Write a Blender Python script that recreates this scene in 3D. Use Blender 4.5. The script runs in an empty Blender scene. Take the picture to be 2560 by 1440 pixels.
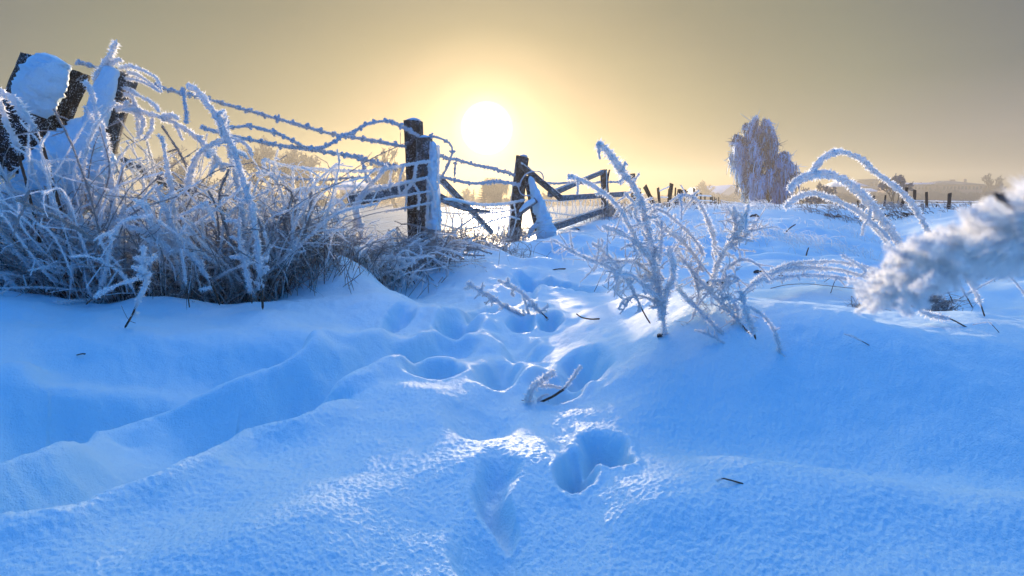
import bpy, math, random
import numpy as np
from mathutils import Vector

R = math.radians
SC = bpy.context.scene
COL = SC.collection
rng = np.random.default_rng(7)

# ------------------------------------------------------------------ camera
F = 1400.0                      # focal length in pixels of the 2560 px wide photograph
HOR = 508.0
PITCH = math.atan((720 - HOR) / F)
EYE = 0.75
cam = bpy.data.cameras.new('camera')
cam.sensor_width = 36.0
cam.lens = 36.0 * F / 2560
cam.clip_start = 0.01
cam.clip_end = 3000
cam.dof.use_dof = True
cam.dof.focus_distance = 5.0
cam.dof.aperture_fstop = 9.5
co = bpy.data.objects.new('camera', cam)
COL.objects.link(co)
co.location = (0, 0, EYE)
co.rotation_euler = (math.pi / 2 - PITCH, 0, 0)
SC.camera = co

# ------------------------------------------------------------------ sun, sky, exposure
SUN_AZ = R(-2.5)                # from +Y towards +X
SUN_EL = R(7.3)
SC.view_settings.view_transform = 'Standard'
SC.view_settings.look = 'None'
SC.view_settings.exposure = 0.6
SC.view_settings.gamma = 1.0
SC.view_settings.use_curve_mapping = False
SC.cycles.use_denoising = True
SC.cycles.max_bounces = 10
SC.cycles.diffuse_bounces = 8
SC.cycles.transparent_max_bounces = 8
SC.cycles.volume_bounces = 0

sd = bpy.data.lights.new('sun', 'SUN')
sd.energy = 5.0
sd.angle = R(3.0)
sd.color = (1.0, 0.76, 0.48)
so = bpy.data.objects.new('sun', sd)
COL.objects.link(so)
sdir = Vector((math.sin(SUN_AZ) * math.cos(SUN_EL), math.cos(SUN_AZ) * math.cos(SUN_EL), math.sin(SUN_EL)))
so.rotation_euler = sdir.to_track_quat('Z', 'Y').to_euler()
so.location = sdir * 60

W = bpy.data.worlds.new('World')
SC.world = W
W.use_nodes = True


class NT:
    def __init__(s, t):
        s.t = t
        t.nodes.clear()

    def n(s, kind, **kw):
        x = s.t.nodes.new(kind)
        for k, v in kw.items():
            setattr(x, k, v)
        return x

    def l(s, a, b):
        s.t.links.new(a, b)

    def math(s, op, a, b=None, c=None):
        x = s.n('ShaderNodeMath', operation=op)
        for i, v in enumerate((a, b, c)):
            if v is None:
                continue
            if isinstance(v, (int, float)):
                x.inputs[i].default_value = v
            else:
                s.l(v, x.inputs[i])
        return x.outputs[0]

    def ramp(s, fac, stops, interp='LINEAR'):
        x = s.n('ShaderNodeValToRGB')
        x.color_ramp.interpolation = interp
        e = x.color_ramp.elements
        while len(e) < len(stops):
            e.new(0.5)
        for i, (p, c) in enumerate(stops):
            e[i].position = p
            e[i].color = (*c, 1) if len(c) == 3 else c
        s.l(fac, x.inputs[0])
        return x.outputs[0]

    def mix(s, f, a, b, blend='MIX'):
        x = s.n('ShaderNodeMix', data_type='RGBA', blend_type=blend)
        if isinstance(f, (int, float)):
            x.inputs[0].default_value = f
        else:
            s.l(f, x.inputs[0])
        for i, v in ((6, a), (7, b)):
            if isinstance(v, (tuple, list)):
                x.inputs[i].default_value = (*v, 1) if len(v) == 3 else v
            else:
                s.l(v, x.inputs[i])
        return x.outputs[2]


t = NT(W.node_tree)
tc = t.n('ShaderNodeTexCoord')
sep = t.n('ShaderNodeSeparateXYZ')
t.l(tc.outputs['Generated'], sep.inputs[0])
X, Y, Z = sep.outputs
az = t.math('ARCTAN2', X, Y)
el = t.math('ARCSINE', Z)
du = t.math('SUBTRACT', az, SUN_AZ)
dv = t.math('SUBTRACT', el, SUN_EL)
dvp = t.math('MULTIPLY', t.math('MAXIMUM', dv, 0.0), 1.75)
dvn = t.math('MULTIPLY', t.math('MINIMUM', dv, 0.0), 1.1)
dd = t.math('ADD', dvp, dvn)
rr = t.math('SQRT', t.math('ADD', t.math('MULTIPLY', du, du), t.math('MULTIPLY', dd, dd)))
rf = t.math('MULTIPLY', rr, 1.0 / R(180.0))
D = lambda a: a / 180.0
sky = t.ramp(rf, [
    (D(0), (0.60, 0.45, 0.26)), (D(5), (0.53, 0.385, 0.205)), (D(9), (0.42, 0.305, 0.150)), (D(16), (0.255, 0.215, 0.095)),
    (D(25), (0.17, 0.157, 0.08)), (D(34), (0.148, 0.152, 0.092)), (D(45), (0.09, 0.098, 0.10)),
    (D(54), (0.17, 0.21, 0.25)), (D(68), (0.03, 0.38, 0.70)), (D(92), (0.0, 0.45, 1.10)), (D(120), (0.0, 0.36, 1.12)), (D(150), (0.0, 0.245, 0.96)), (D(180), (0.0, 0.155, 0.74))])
# glow and disc of the sun (true angle to the sun)
vm = t.n('ShaderNodeVectorMath', operation='DOT_PRODUCT')
t.l(tc.outputs['Generated'], vm.inputs[0])
vm.inputs[1].default_value = tuple(sdir)
ang = t.math('ARCCOSINE', vm.outputs['Value'])
af = t.math('MULTIPLY', ang, 1.0 / R(10.0))
disc = t.ramp(af, [(0.0, (3.0, 2.9, 2.6)), (0.218, (2.4, 2.2, 1.8)), (0.262, (0.50, 0.40, 0.25)), (0.38, (0.22, 0.17, 0.10)),
                   (0.66, (0.07, 0.055, 0.03)), (1.0, (0.0, 0.0, 0.0))], 'EASE')
# a faint greyer band low on the right
bandf = t.math('MULTIPLY', t.math('SMOOTH_MIN', t.math('MAXIMUM', t.math('SUBTRACT', az, R(18)), 0.0), R(25), 0.1),
               t.math('MAXIMUM', t.math('SUBTRACT', 1.0, t.math('MULTIPLY', t.math('ABSOLUTE', t.math('SUBTRACT', el, R(5.5))), 1 / R(5))), 0.0))
band = t.mix(t.math('MULTIPLY', bandf, 1.6), sky, (0.205, 0.185, 0.205))
nis = t.n('ShaderNodeTexSky', sky_type='NISHITA', sun_disc=False, sun_elevation=SUN_EL, sun_rotation=SUN_AZ)
add1 = t.mix(1.0, band, disc, 'ADD')
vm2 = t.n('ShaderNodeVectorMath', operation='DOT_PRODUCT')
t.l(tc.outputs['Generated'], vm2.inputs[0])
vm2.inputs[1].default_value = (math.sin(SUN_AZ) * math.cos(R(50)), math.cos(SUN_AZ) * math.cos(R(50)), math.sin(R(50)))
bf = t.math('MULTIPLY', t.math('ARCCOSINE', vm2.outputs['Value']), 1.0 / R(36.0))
fill_lobe = t.ramp(bf, [(0.0, (3.2, 2.9, 2.4)), (0.4, (2.0, 1.85, 1.55)), (0.68, (0.40, 0.40, 0.38)), (0.86, (0.02, 0.02, 0.02)), (1.0, (0.0, 0.0, 0.0))], 'EASE')  # added bright lobe above the view, whitens snow and frost from the front
cl = t.n('ShaderNodeMapping')
cl.inputs['Scale'].default_value = (1.6, 1.6, 9.0)
t.l(tc.outputs['Generated'], cl.inputs[0])
cn = t.n('ShaderNodeTexNoise')
cn.inputs['Scale'].default_value = 1.3
cn.inputs['Detail'].default_value = 5
t.l(cl.outputs[0], cn.inputs['Vector'])
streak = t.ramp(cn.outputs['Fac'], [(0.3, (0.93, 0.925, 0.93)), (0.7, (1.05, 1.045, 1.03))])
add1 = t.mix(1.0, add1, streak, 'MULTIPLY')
add1 = t.mix(1.0, add1, fill_lobe, 'ADD')
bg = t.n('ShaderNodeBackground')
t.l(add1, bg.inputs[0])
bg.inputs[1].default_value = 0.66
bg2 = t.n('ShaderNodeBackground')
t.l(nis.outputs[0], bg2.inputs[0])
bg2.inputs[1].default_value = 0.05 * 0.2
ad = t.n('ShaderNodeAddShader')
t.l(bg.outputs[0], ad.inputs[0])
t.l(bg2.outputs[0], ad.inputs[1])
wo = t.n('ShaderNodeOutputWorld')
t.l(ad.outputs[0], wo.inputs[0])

# ------------------------------------------------------------------ pixel <-> world helpers
CP, SP = math.cos(PITCH), math.sin(PITCH)


def ray(px, py):
    xc, yc = (px - 1280) / F, -(py - 720) / F
    return np.array([xc, CP + yc * SP, -SP + yc * CP])


def at(px, py, y):
    d = ray(px, py)
    return np.array([0, 0, EYE]) + d * (y / d[1])


def rp(px, y):
    return px * y / F


# ------------------------------------------------------------------ noise
_perm = np.random.default_rng(3).permutation(1024).astype(np.int64)
_ang = np.random.default_rng(4).uniform(0, 2 * np.pi, 1024)
_gx, _gy = np.cos(_ang), np.sin(_ang)


def pn(x, y, seed=0):
    x = np.asarray(x, float) + seed * 17.13
    y = np.asarray(y, float) + seed * 5.71
    xi, yi = np.floor(x).astype(np.int64), np.floor(y).astype(np.int64)
    xf, yf = x - xi, y - yi

    def g(a, b):
        h = _perm[(_perm[(xi + a) & 1023] + yi + b) & 1023]
        return _gx[h] * (xf - a) + _gy[h] * (yf - b)
    u = xf * xf * xf * (xf * (xf * 6 - 15) + 10)
    v = yf * yf * yf * (yf * (yf * 6 - 15) + 10)
    n00, n10, n01, n11 = g(0, 0), g(1, 0), g(0, 1), g(1, 1)
    return ((n00 * (1 - u) + n10 * u) * (1 - v) + (n01 * (1 - u) + n11 * u) * v) * 1.5


def sstep(a, b, x):
    q = np.clip((x - a) / (b - a), 0, 1)
    return q * q * (3 - 2 * q)


# ------------------------------------------------------------------ terrain
FX0, FS = -2.916, 0.386          # the fence runs x = FX0 + FS*y


def fdist(x, y):
    return (x - FX0 - FS * y) / 1.072


def macro(x, y):
    x = np.asarray(x, float)
    y = np.asarray(y, float)
    d = fdist(x, y)
    along = 0.19 + 0.35 * sstep(8, 15, y)
    right = 0.55 * sstep(5.0, 16, y) * sstep(-0.6, 1.5, d)
    w = np.where(d > 0, 1.5, 0.75)
    bank = along * np.exp(-(d / w) ** 2)
    z = np.maximum(right, 0) + bank * (1 - 0.75 * sstep(0.0, 0.55, right))
    # left mound in front of the thicket and the hollow behind its lip
    z = z + 0.30 * np.exp(-(((x + 2.80) / 0.60) ** 2 + ((y - 2.80) / 0.42) ** 2))
    z = z + 0.24 * np.exp(-(((x + 1.38) / 0.36) ** 2 + ((y - 3.95) / 0.30) ** 2))
    z = z + 0.06 * np.exp(-(((x + 1.95) / 0.22) ** 2 + ((y - 3.05) / 0.2) ** 2))
    z = z - 0.30 * np.exp(-(((x + 2.25) / 0.65) ** 2 + ((y - 3.55) / 0.30) ** 2))
    z = z - 0.20 * np.exp(-(((x + 2.35) / 0.9) ** 2 + ((y - 4.6) / 0.7) ** 2))
    # hollow in the left foreground
    z = z - 0.21 * np.exp(-(((x + 1.40) / 0.70) ** 2 + ((y - 1.78) / 0.33) ** 2))
    # long dune faces to the right
    s = y + 0.28 * (x - 0.8)
    rm = sstep(0.15, 0.9, x)
    z = z + rm * (0.30 * sstep(1.42, 2.35, s) - 0.26 * sstep(2.45, 3.9, s) + 0.10 * np.exp(-((s - 1.27) / 0.15) ** 2) - 0.03 * np.exp(-((s - 1.6) / 0.2) ** 2))
    # mound under the tall weed
    z = z + 0.07 * np.exp(-(((x - 0.95) / 0.55) ** 2 + ((y - 2.95) / 0.35) ** 2))
    # ditch on the right
    ax, ay, bx, by = 8.6, 14.0, 4.7, 5.2
    L2 = (bx - ax) ** 2 + (by - ay) ** 2
    q = np.clip(((x - ax) * (bx - ax) + (y - ay) * (by - ay)) / L2, 0, 1.3)
    dist = np.hypot(x - ax - q * (bx - ax), y - ay - q * (by - ay))
    z = z - 0.34 * np.exp(-(dist / 0.95) ** 2)
    # rising far bank on the right, flattening out
    z = z + 0.07 * sstep(10, 22, y) * sstep(4, 9, x - 0.2 * y)
    # lumpy wind-blown snow, stronger in the middle distance on the right
    mid = sstep(3.5, 7, y) * (1 - 0.75 * sstep(14, 40, y)) * sstep(0.0, 1.2, d)
    mid = mid * (1 - 0.7 * sstep(8, 13, y))
    z = z + mid * 0.17 * pn(x * 0.42, y * 0.85 + 0.2 * x, 2) + mid * 0.12 * np.abs(pn(x * 0.8, y * 1.9, 3)) ** 0.8
    z = z + mid * 0.07 * pn(x * 1.9, y * 3.4, 12)
    near = 1 - sstep(6, 12, y)
    z = z + near * (0.034 * pn(x * 1.1 + 3, y * 1.3, 4) + 0.030 * pn(x * 1.9, y * 2.4, 14))
    return z


def gnd0(px, py, f=macro):
    d = ray(px, py)
    tt = np.concatenate([np.arange(0.5, 8, 0.01), np.arange(8, 60, 0.05)])
    z = EYE + d[2] * tt
    h = f(d[0] * tt, d[1] * tt)
    k = np.argmax(z < h)
    if not (z < h).any():
        k = len(tt) - 1
    return d[0] * tt[k], d[1] * tt[k]


FEATS = []


def pit(px, py, w, ln, depth, turn=0.0, p=3.0, rim=0.22, px2=None):
    x, y = gnd0(px, py)
    a = w * math.hypot(x, y) / F / 2 * 0.74
    ln = ln * 0.82
    depth = depth * 1.8
    FEATS.append(('pit', x, y, a, ln / 2, depth, math.atan2(x, y) + R(turn), p, rim))


def trough(pts, wid, depth, near_rim=0.0, rimw=0.09):
    P = [gnd0(*q) for q in pts]
    FEATS.append(('tr', P, wid * 0.85, depth * 2.1, near_rim * 1.6, rimw * .9))


def mound(px, py, w, ln, h, turn=0.0):
    x, y = gnd0(px, py)
    FEATS.append(('mound', x, y, w * math.hypot(x, y) / F / 2, ln / 2, h, math.atan2(x, y) + R(turn)))


mound(1080, 1130, 420, 0.75, 0.075, -20)
mound(860, 905, 330, 0.6, 0.07, -45)
mound(1080, 872, 130, 0.35, 0.05)
mound(1225, 890, 110, 0.4, 0.055)
mound(1330, 960, 90, 0.3, 0.05)
mound(1250, 1010, 200, 0.25, 0.035)
mound(1560, 1010, 250, 0.6, 0.05, 20)
mound(1440, 860, 160, 0.6, 0.04)
mound(1210, 660, 160, 1.4, 0.11, 40)
mound(1420, 620, 260, 1.2, 0.12, 0)
mound(1480, 690, 200, 1.0, 0.08, -30)
mound(980, 760, 260, 0.7, 0.05, 0)
mound(1900, 1330, 900, 0.4, 0.05, 0)
mound(2250, 1000, 500, 0.6, 0.09, 20)
mound(2050, 860, 600, 0.5, 0.05, 10)
mound(700, 1330, 500, 0.25, 0.035, -20)
mound(1620, 1300, 300, 0.22, 0.03, 0)
mound(1340, 1180, 110, 0.35, 0.035)
# boot and animal holes, from the photograph
pit(1520, 1160, 118, 0.19, 0.12, -14, 3)
pit(1436, 1215, 95, 0.17, 0.075, 8, 3)
pit(1235, 1260, 110, 0.24, 0.040, 4, 2.4)
pit(1250, 1320, 70, 0.12, 0.022, -10, 2.4)
pit(1392, 1005, 125, 0.17, 0.085, 0, 3)
pit(1462, 938, 110, 0.26, 0.085, -12, 3)
pit(1238, 955, 120, 0.30, 0.075, 10, 3)
pit(1310, 905, 110, 0.26, 0.05, 0, 2.5)
pit(1092, 945, 165, 0.17, 0.07, -30, 3)
pit(1060, 905, 130, 0.40, 0.09, 38, 3)
pit(1140, 828, 105, 0.42, 0.11, 10, 3)
pit(1292, 868, 120, 0.22, 0.04, -20, 2.5)
pit(1305, 818, 70, 0.26, 0.07, 0, 3)
pit(1375, 816, 62, 0.28, 0.08, 0, 3)
pit(1195, 783, 90, 0.36, 0.07, 20, 3)
pit(1245, 772, 45, 0.3, 0.06, 0, 3)
pit(1405, 718, 60, 0.75, 0.10, -52, 3)
pit(1310, 705, 80, 0.7, 0.07, 15, 3)
pit(990, 815, 60, 0.3, 0.05, 20, 3)
pit(1010, 925, 60, 0.16, 0.09, 30, 3, 0.0)
pit(1320, 735, 50, 0.4, 0.06, 0, 3)
pit(1200, 1100, 200, 0.30, 0.022, 0, 2)
pit(1225, 1430, 220, 0.22, 0.03, 0, 2)
# furrows to the left with a crest on their near side
trough([(150, 1235), (330, 1185), (560, 1110), (720, 1060)], 0.15, 0.085, 0.05)
trough([(-60, 1150), (120, 1075), (300, 1020), (480, 958), (680, 905)], 0.19, 0.10, 0.06)
trough([(740, 1000), (860, 960), (1010, 912)], 0.11, 0.06, 0.045)
trough([(180, 905), (420, 880), (640, 872), (860, 845)], 0.18, 0.035, 0.03)
trough([(1240, 640), (1330, 660), (1420, 650)], 0.3, 0.05, 0.03, 0.2)
trough([(1000, 700), (1080, 740), (1180, 745)], 0.35, 0.05, 0.02, 0.2)


def feats(x, y):
    z = np.zeros_like(x)
    near = (y < 9) & (y > 0.3) & (np.abs(x) < 6)
    if not near.any():
        return z
    xs, ys = x[near], y[near]
    zz = np.zeros_like(xs)
    # wobble so that outlines are uneven
    wx = xs + 0.020 * pn(xs * 9, ys * 9, 21) + 0.0035 * pn(xs * 26, ys * 26, 23)
    wy = ys + 0.020 * pn(xs * 9, ys * 9, 22) + 0.0035 * pn(xs * 26, ys * 26, 24)
    for ft in FEATS:
        if ft[0] == 'mound':
            _, cx, cy, a, b, dep, th = ft
            dx, dy = wx - cx, wy - cy
            u = dx * math.cos(th) - dy * math.sin(th)
            v = dx * math.sin(th) + dy * math.cos(th)
            zz += dep * np.exp(-((u / a) ** 2 + (v / b) ** 2))
        elif ft[0] == 'pit':
            _, cx, cy, a, b, dep, th, p, rim = ft
            dx, dy = wx - cx, wy - cy
            u = dx * math.cos(th) - dy * math.sin(th)
            v = dx * math.sin(th) + dy * math.cos(th)
            a2 = a * (1 + 0.15 * np.tanh(v / b))
            q = np.sqrt((u / a2) ** 2 + (v / (b * np.where(v > 0, 1.45, 0.85))) ** 2)
            zz += -dep * np.exp(-(q * 0.95) ** 2.9) + 0.5 * rim * dep * np.exp(-((q - 1.55) / 0.5) ** 2)
        else:
            _, P, wid, dep, nr, rw = ft
            best = np.full_like(xs, 1e9)
            sgn = np.zeros_like(xs)
            fade = np.ones_like(xs)
            for i in range(len(P) - 1):
                (ax, ay), (bx, by) = P[i], P[i + 1]
                L2 = (bx - ax) ** 2 + (by - ay) ** 2
                q = np.clip(((wx - ax) * (bx - ax) + (wy - ay) * (by - ay)) / L2, 0, 1)
                ex, ey = wx - ax - q * (bx - ax), wy - ay - q * (by - ay)
                ds = np.hypot(ex, ey)
                m = ds < best
                best = np.where(m, ds, best)
                sgn = np.where(m, ((bx - ax) * (wy - ay) - (by - ay) * (wx - ax)) / math.sqrt(L2), sgn)
            zz += -dep * np.exp(-(best / (wid * np.where(sgn > 0, 1.2, 0.85))) ** 2.2)
            # crest on the near side
            dn = best - wid * 1.0
            side = 1 / (1 + np.exp(sgn / 0.03))
            zz += nr * side * np.exp(-(dn / rw) ** 2) * (best < wid * 4)
    xc = np.interp(ys, [1.0, 1.6, 2.2, 3.0, 4.0, 5.5], [0.0, 0.06, 0.02, -0.12, -0.10, 0.15])
    cor = np.exp(-((xs - xc) / 0.42) ** 2) * sstep(1.5, 1.9, ys) * (1 - sstep(5.0, 6.5, ys))
    zz += cor * (0.030 * pn(wx * 4.1, wy * 3.3, 41) + 0.035 * (0.35 - np.abs(pn(wx * 2.9 + 4, wy * 2.3, 42))) + 0.010 * pn(wx * 10, wy * 8, 43))
    z[near] = zz
    return z


def H(x, y):
    x = np.atleast_1d(np.asarray(x, float))
    y = np.atleast_1d(np.asarray(y, float))
    z = macro(x, y) + feats(x, y)
    n = 1 - sstep(7, 14, y)
    z = z + n * (0.016 * pn(x * 3.6, y * 4.2, 5) + 0.0055 * pn(x * 9, y * 9, 6) + 0.0022 * (1 - sstep(3, 5.5, np.hypot(x, y))) * pn(x * 27, y * 27, 7))
    return z


def gnd(px, py):
    x, y = gnd0(px, py, lambda a, b: H(a, b))
    return np.array([x, y, float(H(x, y)[0])])


def hz(x, y):
    return float(H(x, y)[0])


# ------------------------------------------------------------------ mesh collector
class Geo:
    def __init__(s):
        s.v, s.q, s.t, s.n = [], [], [], 0

    def add(s, v, q=None, t=None):
        if q is not None and len(q):
            s.q.append(np.asarray(q, np.int64) + s.n)
        if t is not None and len(t):
            s.t.append(np.asarray(t, np.int64) + s.n)
        s.v.append(np.asarray(v, float))
        s.n += len(v)

    def build(s, name, mat, parent=None, smooth=False, origin=None):
        me = bpy.data.meshes.new(name)
        v = np.concatenate(s.v)
        loc = np.zeros(3)
        if parent is None:
            loc = np.array(origin) if origin is not None else np.array([*(v[:, :2].mean(0)), v[:, 2].min()])
        elif parent.get('_o') is not None:
            loc = np.zeros(3)
        off = np.array(parent['_o']) if parent is not None else loc
        v = v - off
        q = np.concatenate(s.q) if s.q else np.zeros((0, 4), np.int64)
        tr = np.concatenate(s.t) if s.t else np.zeros((0, 3), np.int64)
        me.vertices.add(len(v))
        me.vertices.foreach_set('co', v.ravel())
        nl = len(q) * 4 + len(tr) * 3
        me.loops.add(nl)
        me.loops.foreach_set('vertex_index', np.concatenate([q.ravel(), tr.ravel()]))
        me.polygons.add(len(q) + len(tr))
        st = np.concatenate([np.arange(len(q)) * 4, len(q) * 4 + np.arange(len(tr)) * 3])
        me.polygons.foreach_set('loop_start', st)
        me.polygons.foreach_set('loop_total', np.concatenate([np.full(len(q), 4), np.full(len(tr), 3)]))
        me.update(calc_edges=True)
        me.validate()
        if smooth:
            me.polygons.foreach_set('use_smooth', np.ones(len(me.polygons), bool))
        me.materials.append(mat)
        o = bpy.data.objects.new(name, me)
        COL.objects.link(o)
        if parent is not None:
            o.parent = parent
        else:
            o.location = loc
        return o


def tag(o, label=None, cat=None, group=None, kind=None):
    for k, v in (('label', label), ('category', cat), ('group', group), ('kind', kind)):
        if v:
            o[k] = v
    return o


def thing(name, label, cat, loc, group=None):
    o = bpy.data.objects.new(name, None)
    COL.objects.link(o)
    o.location = tuple(map(float, loc))
    o['_o'] = [float(a) for a in loc]
    o.empty_display_size = 0.1
    return tag(o, label, cat, group)


def smoothpath(pts, step):
    P = np.asarray(pts, float)
    if len(P) == 2:
        n = max(2, int(np.linalg.norm(P[1] - P[0]) / step) + 1)
        u = np.linspace(0, 1, n)[:, None]
        return P[0] * (1 - u) + P[1] * u, u[:, 0]
    Q = np.vstack([2 * P[0] - P[1], P, 2 * P[-1] - P[-2]])
    out, par = [], []
    m = len(P) - 1
    for i in range(m):
        a, b, c, d = Q[i:i + 4]
        n = max(2, int(np.linalg.norm(c - b) / step))
        u = np.linspace(0, 1, n, endpoint=False)[:, None]
        out.append(0.5 * (2 * b + (c - a) * u + (2 * a - 5 * b + 4 * c - d) * u ** 2 + (3 * b - a - 3 * c + d) * u ** 3))
        par.append((i + u[:, 0]) / m)
    out.append(P[-1:])
    par.append([1.0])
    return np.vstack(out), np.concatenate(par)


def frames(C):
    T = np.gradient(C, axis=0)
    T /= np.linalg.norm(T, axis=1, keepdims=True) + 1e-12
    mt = T.mean(0)
    ref = np.eye(3)[np.argmin(np.abs(mt))]
    A = np.cross(T, ref)
    A /= np.linalg.norm(A, axis=1, keepdims=True) + 1e-12
    return T, A, np.cross(T, A)


def tube(g, C, rad, sides=6, jag=0.0, lump=0.0, close=True, off=None, sx=1.0, sy=1.0):
    """one tube along the sampled path C with per-ring radius rad; jag = ragged per-vertex noise"""
    n = len(C)
    if n < 2:
        return
    T, A, B = frames(C)
    rad = np.broadcast_to(np.asarray(rad, float), (n,)).copy()
    if lump:
        k = np.interp(np.arange(n), np.arange(0, n + 4, 4), rng.uniform(-1, 1, len(np.arange(0, n + 4, 4))))
        rad = rad * (1 + lump * k)
    if close:
        rad[0] *= 0.05
        rad[-1] *= 0.05
    th = np.linspace(0, 2 * np.pi, sides, endpoint=False)
    rr_ = np.repeat(rad[:, None], sides, 1)
    if jag:
        rr_ = rr_ * (1 + jag * (rng.random((n, sides)) ** 2 * 1.6 - 0.45))
    V = C[:, None, :] + rr_[:, :, None] * (sx * np.cos(th)[None, :, None] * A[:, None, :] + sy * np.sin(th)[None, :, None] * B[:, None, :])
    if off is not None:
        V = V + rad[:, None, None] * np.asarray(off)[None, None, :]
    idx = np.arange(n * sides).reshape(n, sides)
    a, b = idx[:-1], idx[1:]
    q = np.stack([a, np.roll(a, -1, 1), np.roll(b, -1, 1), b], -1).reshape(-1, 4)
    g.add(V.reshape(-1, 3), q)


def crystals(g, C, rad, count, ln=1.0, wd=0.24, off=None):
    """little three-sided ice needles standing off the path"""
    n = len(C)
    if n < 3 or count < 1:
        return
    T, A, B = frames(C)
    rad = np.broadcast_to(np.asarray(rad, float), (n,))
    i = rng.integers(1, n - 1, count)
    th = rng.uniform(0, 2 * np.pi, count)
    rd = np.cos(th)[:, None] * A[i] + np.sin(th)[:, None] * B[i]
    d = rd + T[i] * rng.normal(0, 0.45, count)[:, None] + rng.normal(0, 0.25, (count, 3))
    d /= np.linalg.norm(d, axis=1, keepdims=True)
    r = rad[i][:, None]
    base = C[i] + rd * r * 0.3
    if off is not None:
        base = base + r * np.asarray(off)
    tip = base + d * r * (rng.uniform(0.2, 1.0, count)[:, None] ** 1.6 * 1.25 * ln + 0.62)
    s = np.cross(d, rng.normal(0, 1, (count, 3)))
    s /= np.linalg.norm(s, axis=1, keepdims=True) + 1e-9
    w = r * wd * rng.uniform(0.7, 1.5, count)[:, None]
    V = np.stack([base + s * w, base - s * w, tip], 1).reshape(-1, 3)
    g.add(V, t=np.arange(count)[:, None] * 3 + [[0, 1, 2]])


# ------------------------------------------------------------------ materials
def mat(name):
    m = bpy.data.materials.new(name)
    m.use_nodes = True
    return m, NT(m.node_tree)


def coords(t, scale=1.0, kind='Object'):
    c = t.n('ShaderNodeTexCoord')
    mp = t.n('ShaderNodeMapping')
    mp.inputs['Scale'].default_value = scale if isinstance(scale, tuple) else (scale,) * 3
    t.l(c.outputs[kind], mp.inputs[0])
    return mp.outputs[0]


def noise(t, vec, scale, detail=4, rough=0.55):
    x = t.n('ShaderNodeTexNoise')
    x.inputs['Scale'].default_value = scale
    x.inputs['Detail'].default_value = detail
    x.inputs['Roughness'].default_value = rough
    t.l(vec, x.inputs['Vector'])
    return x.outputs['Fac']


def bump(t, h, strength, dist, prev=None):
    b = t.n('ShaderNodeBump')
    b.inputs['Strength'].default_value = strength
    b.inputs['Distance'].default_value = dist
    t.l(h, b.inputs['Height'])
    if prev is not None:
        t.l(prev, b.inputs['Normal'])
    return b.outputs[0]


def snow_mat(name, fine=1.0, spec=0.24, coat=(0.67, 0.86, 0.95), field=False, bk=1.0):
    m, t = mat(name)
    v = coords(t)
    n1 = noise(t, v, 70 / fine, 6, 0.72)
    n2 = noise(t, v, 210 / fine, 2, 0.6)
    n3 = noise(t, v, 16 / fine, 3, 0.55)
    b = bump(t, n3, 0.55, 0.012 * bk)
    b = bump(t, n1, 0.7, 0.0042 * bk, b)
    b = bump(t, n2, 1.0, 0.0032, b)
    p = t.n('ShaderNodeBsdfPrincipled')
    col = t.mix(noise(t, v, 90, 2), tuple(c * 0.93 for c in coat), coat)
    if field:
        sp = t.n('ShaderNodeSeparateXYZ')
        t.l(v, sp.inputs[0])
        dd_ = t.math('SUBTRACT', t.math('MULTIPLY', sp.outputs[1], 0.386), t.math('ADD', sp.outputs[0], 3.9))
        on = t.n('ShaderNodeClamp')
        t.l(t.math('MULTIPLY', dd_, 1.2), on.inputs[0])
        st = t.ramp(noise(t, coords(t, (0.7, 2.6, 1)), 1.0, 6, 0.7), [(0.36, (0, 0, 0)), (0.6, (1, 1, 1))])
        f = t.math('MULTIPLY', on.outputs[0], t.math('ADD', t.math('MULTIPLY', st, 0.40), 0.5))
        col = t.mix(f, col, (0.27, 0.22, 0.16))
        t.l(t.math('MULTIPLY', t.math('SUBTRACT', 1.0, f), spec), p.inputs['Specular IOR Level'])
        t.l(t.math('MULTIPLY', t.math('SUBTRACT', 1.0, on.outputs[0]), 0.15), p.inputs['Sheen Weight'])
    t.l(col, p.inputs['Base Color'])
    p.inputs['Roughness'].default_value = 0.50
    if not field:
        p.inputs['Specular IOR Level'].default_value = spec
    if not field:
        p.inputs['Sheen Weight'].default_value = 0.15
    p.inputs['Sheen Roughness'].default_value = 0.5
    t.l(b, p.inputs['Normal'])
    o = t.n('ShaderNodeOutputMaterial')
    t.l(p.outputs[0], o.inputs[0])
    return m


def frost_mat(name, col=(0.84, 0.87, 0.91), trans=0.28, fine=1.0):
    m, t = mat(name)
    v = coords(t)
    n1 = noise(t, v, 260 / fine, 2, 0.6)
    b = bump(t, n1, 0.6, 0.002)
    d = t.n('ShaderNodeBsdfDiffuse')
    c = t.mix(noise(t, v, 60 / fine, 2), tuple(k * 0.95 for k in col), col)
    t.l(c, d.inputs[0])
    t.l(b, d.inputs['Normal'])
    tr = t.n('ShaderNodeBsdfTranslucent')
    t.l(c, tr.inputs[0])
    gl = t.n('ShaderNodeBsdfGlossy')
    gl.inputs['Roughness'].default_value = 0.35
    mx = t.n('ShaderNodeMixShader')
    mx.inputs[0].default_value = trans
    t.l(d.outputs[0], mx.inputs[1])
    t.l(tr.outputs[0], mx.inputs[2])
    m2 = t.n('ShaderNodeMixShader')
    m2.inputs[0].default_value = 0.05
    t.l(mx.outputs[0], m2.inputs[1])
    t.l(gl.outputs[0], m2.inputs[2])
    o = t.n('ShaderNodeOutputMaterial')
    t.l(m2.outputs[0], o.inputs[0])
    return m


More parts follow.
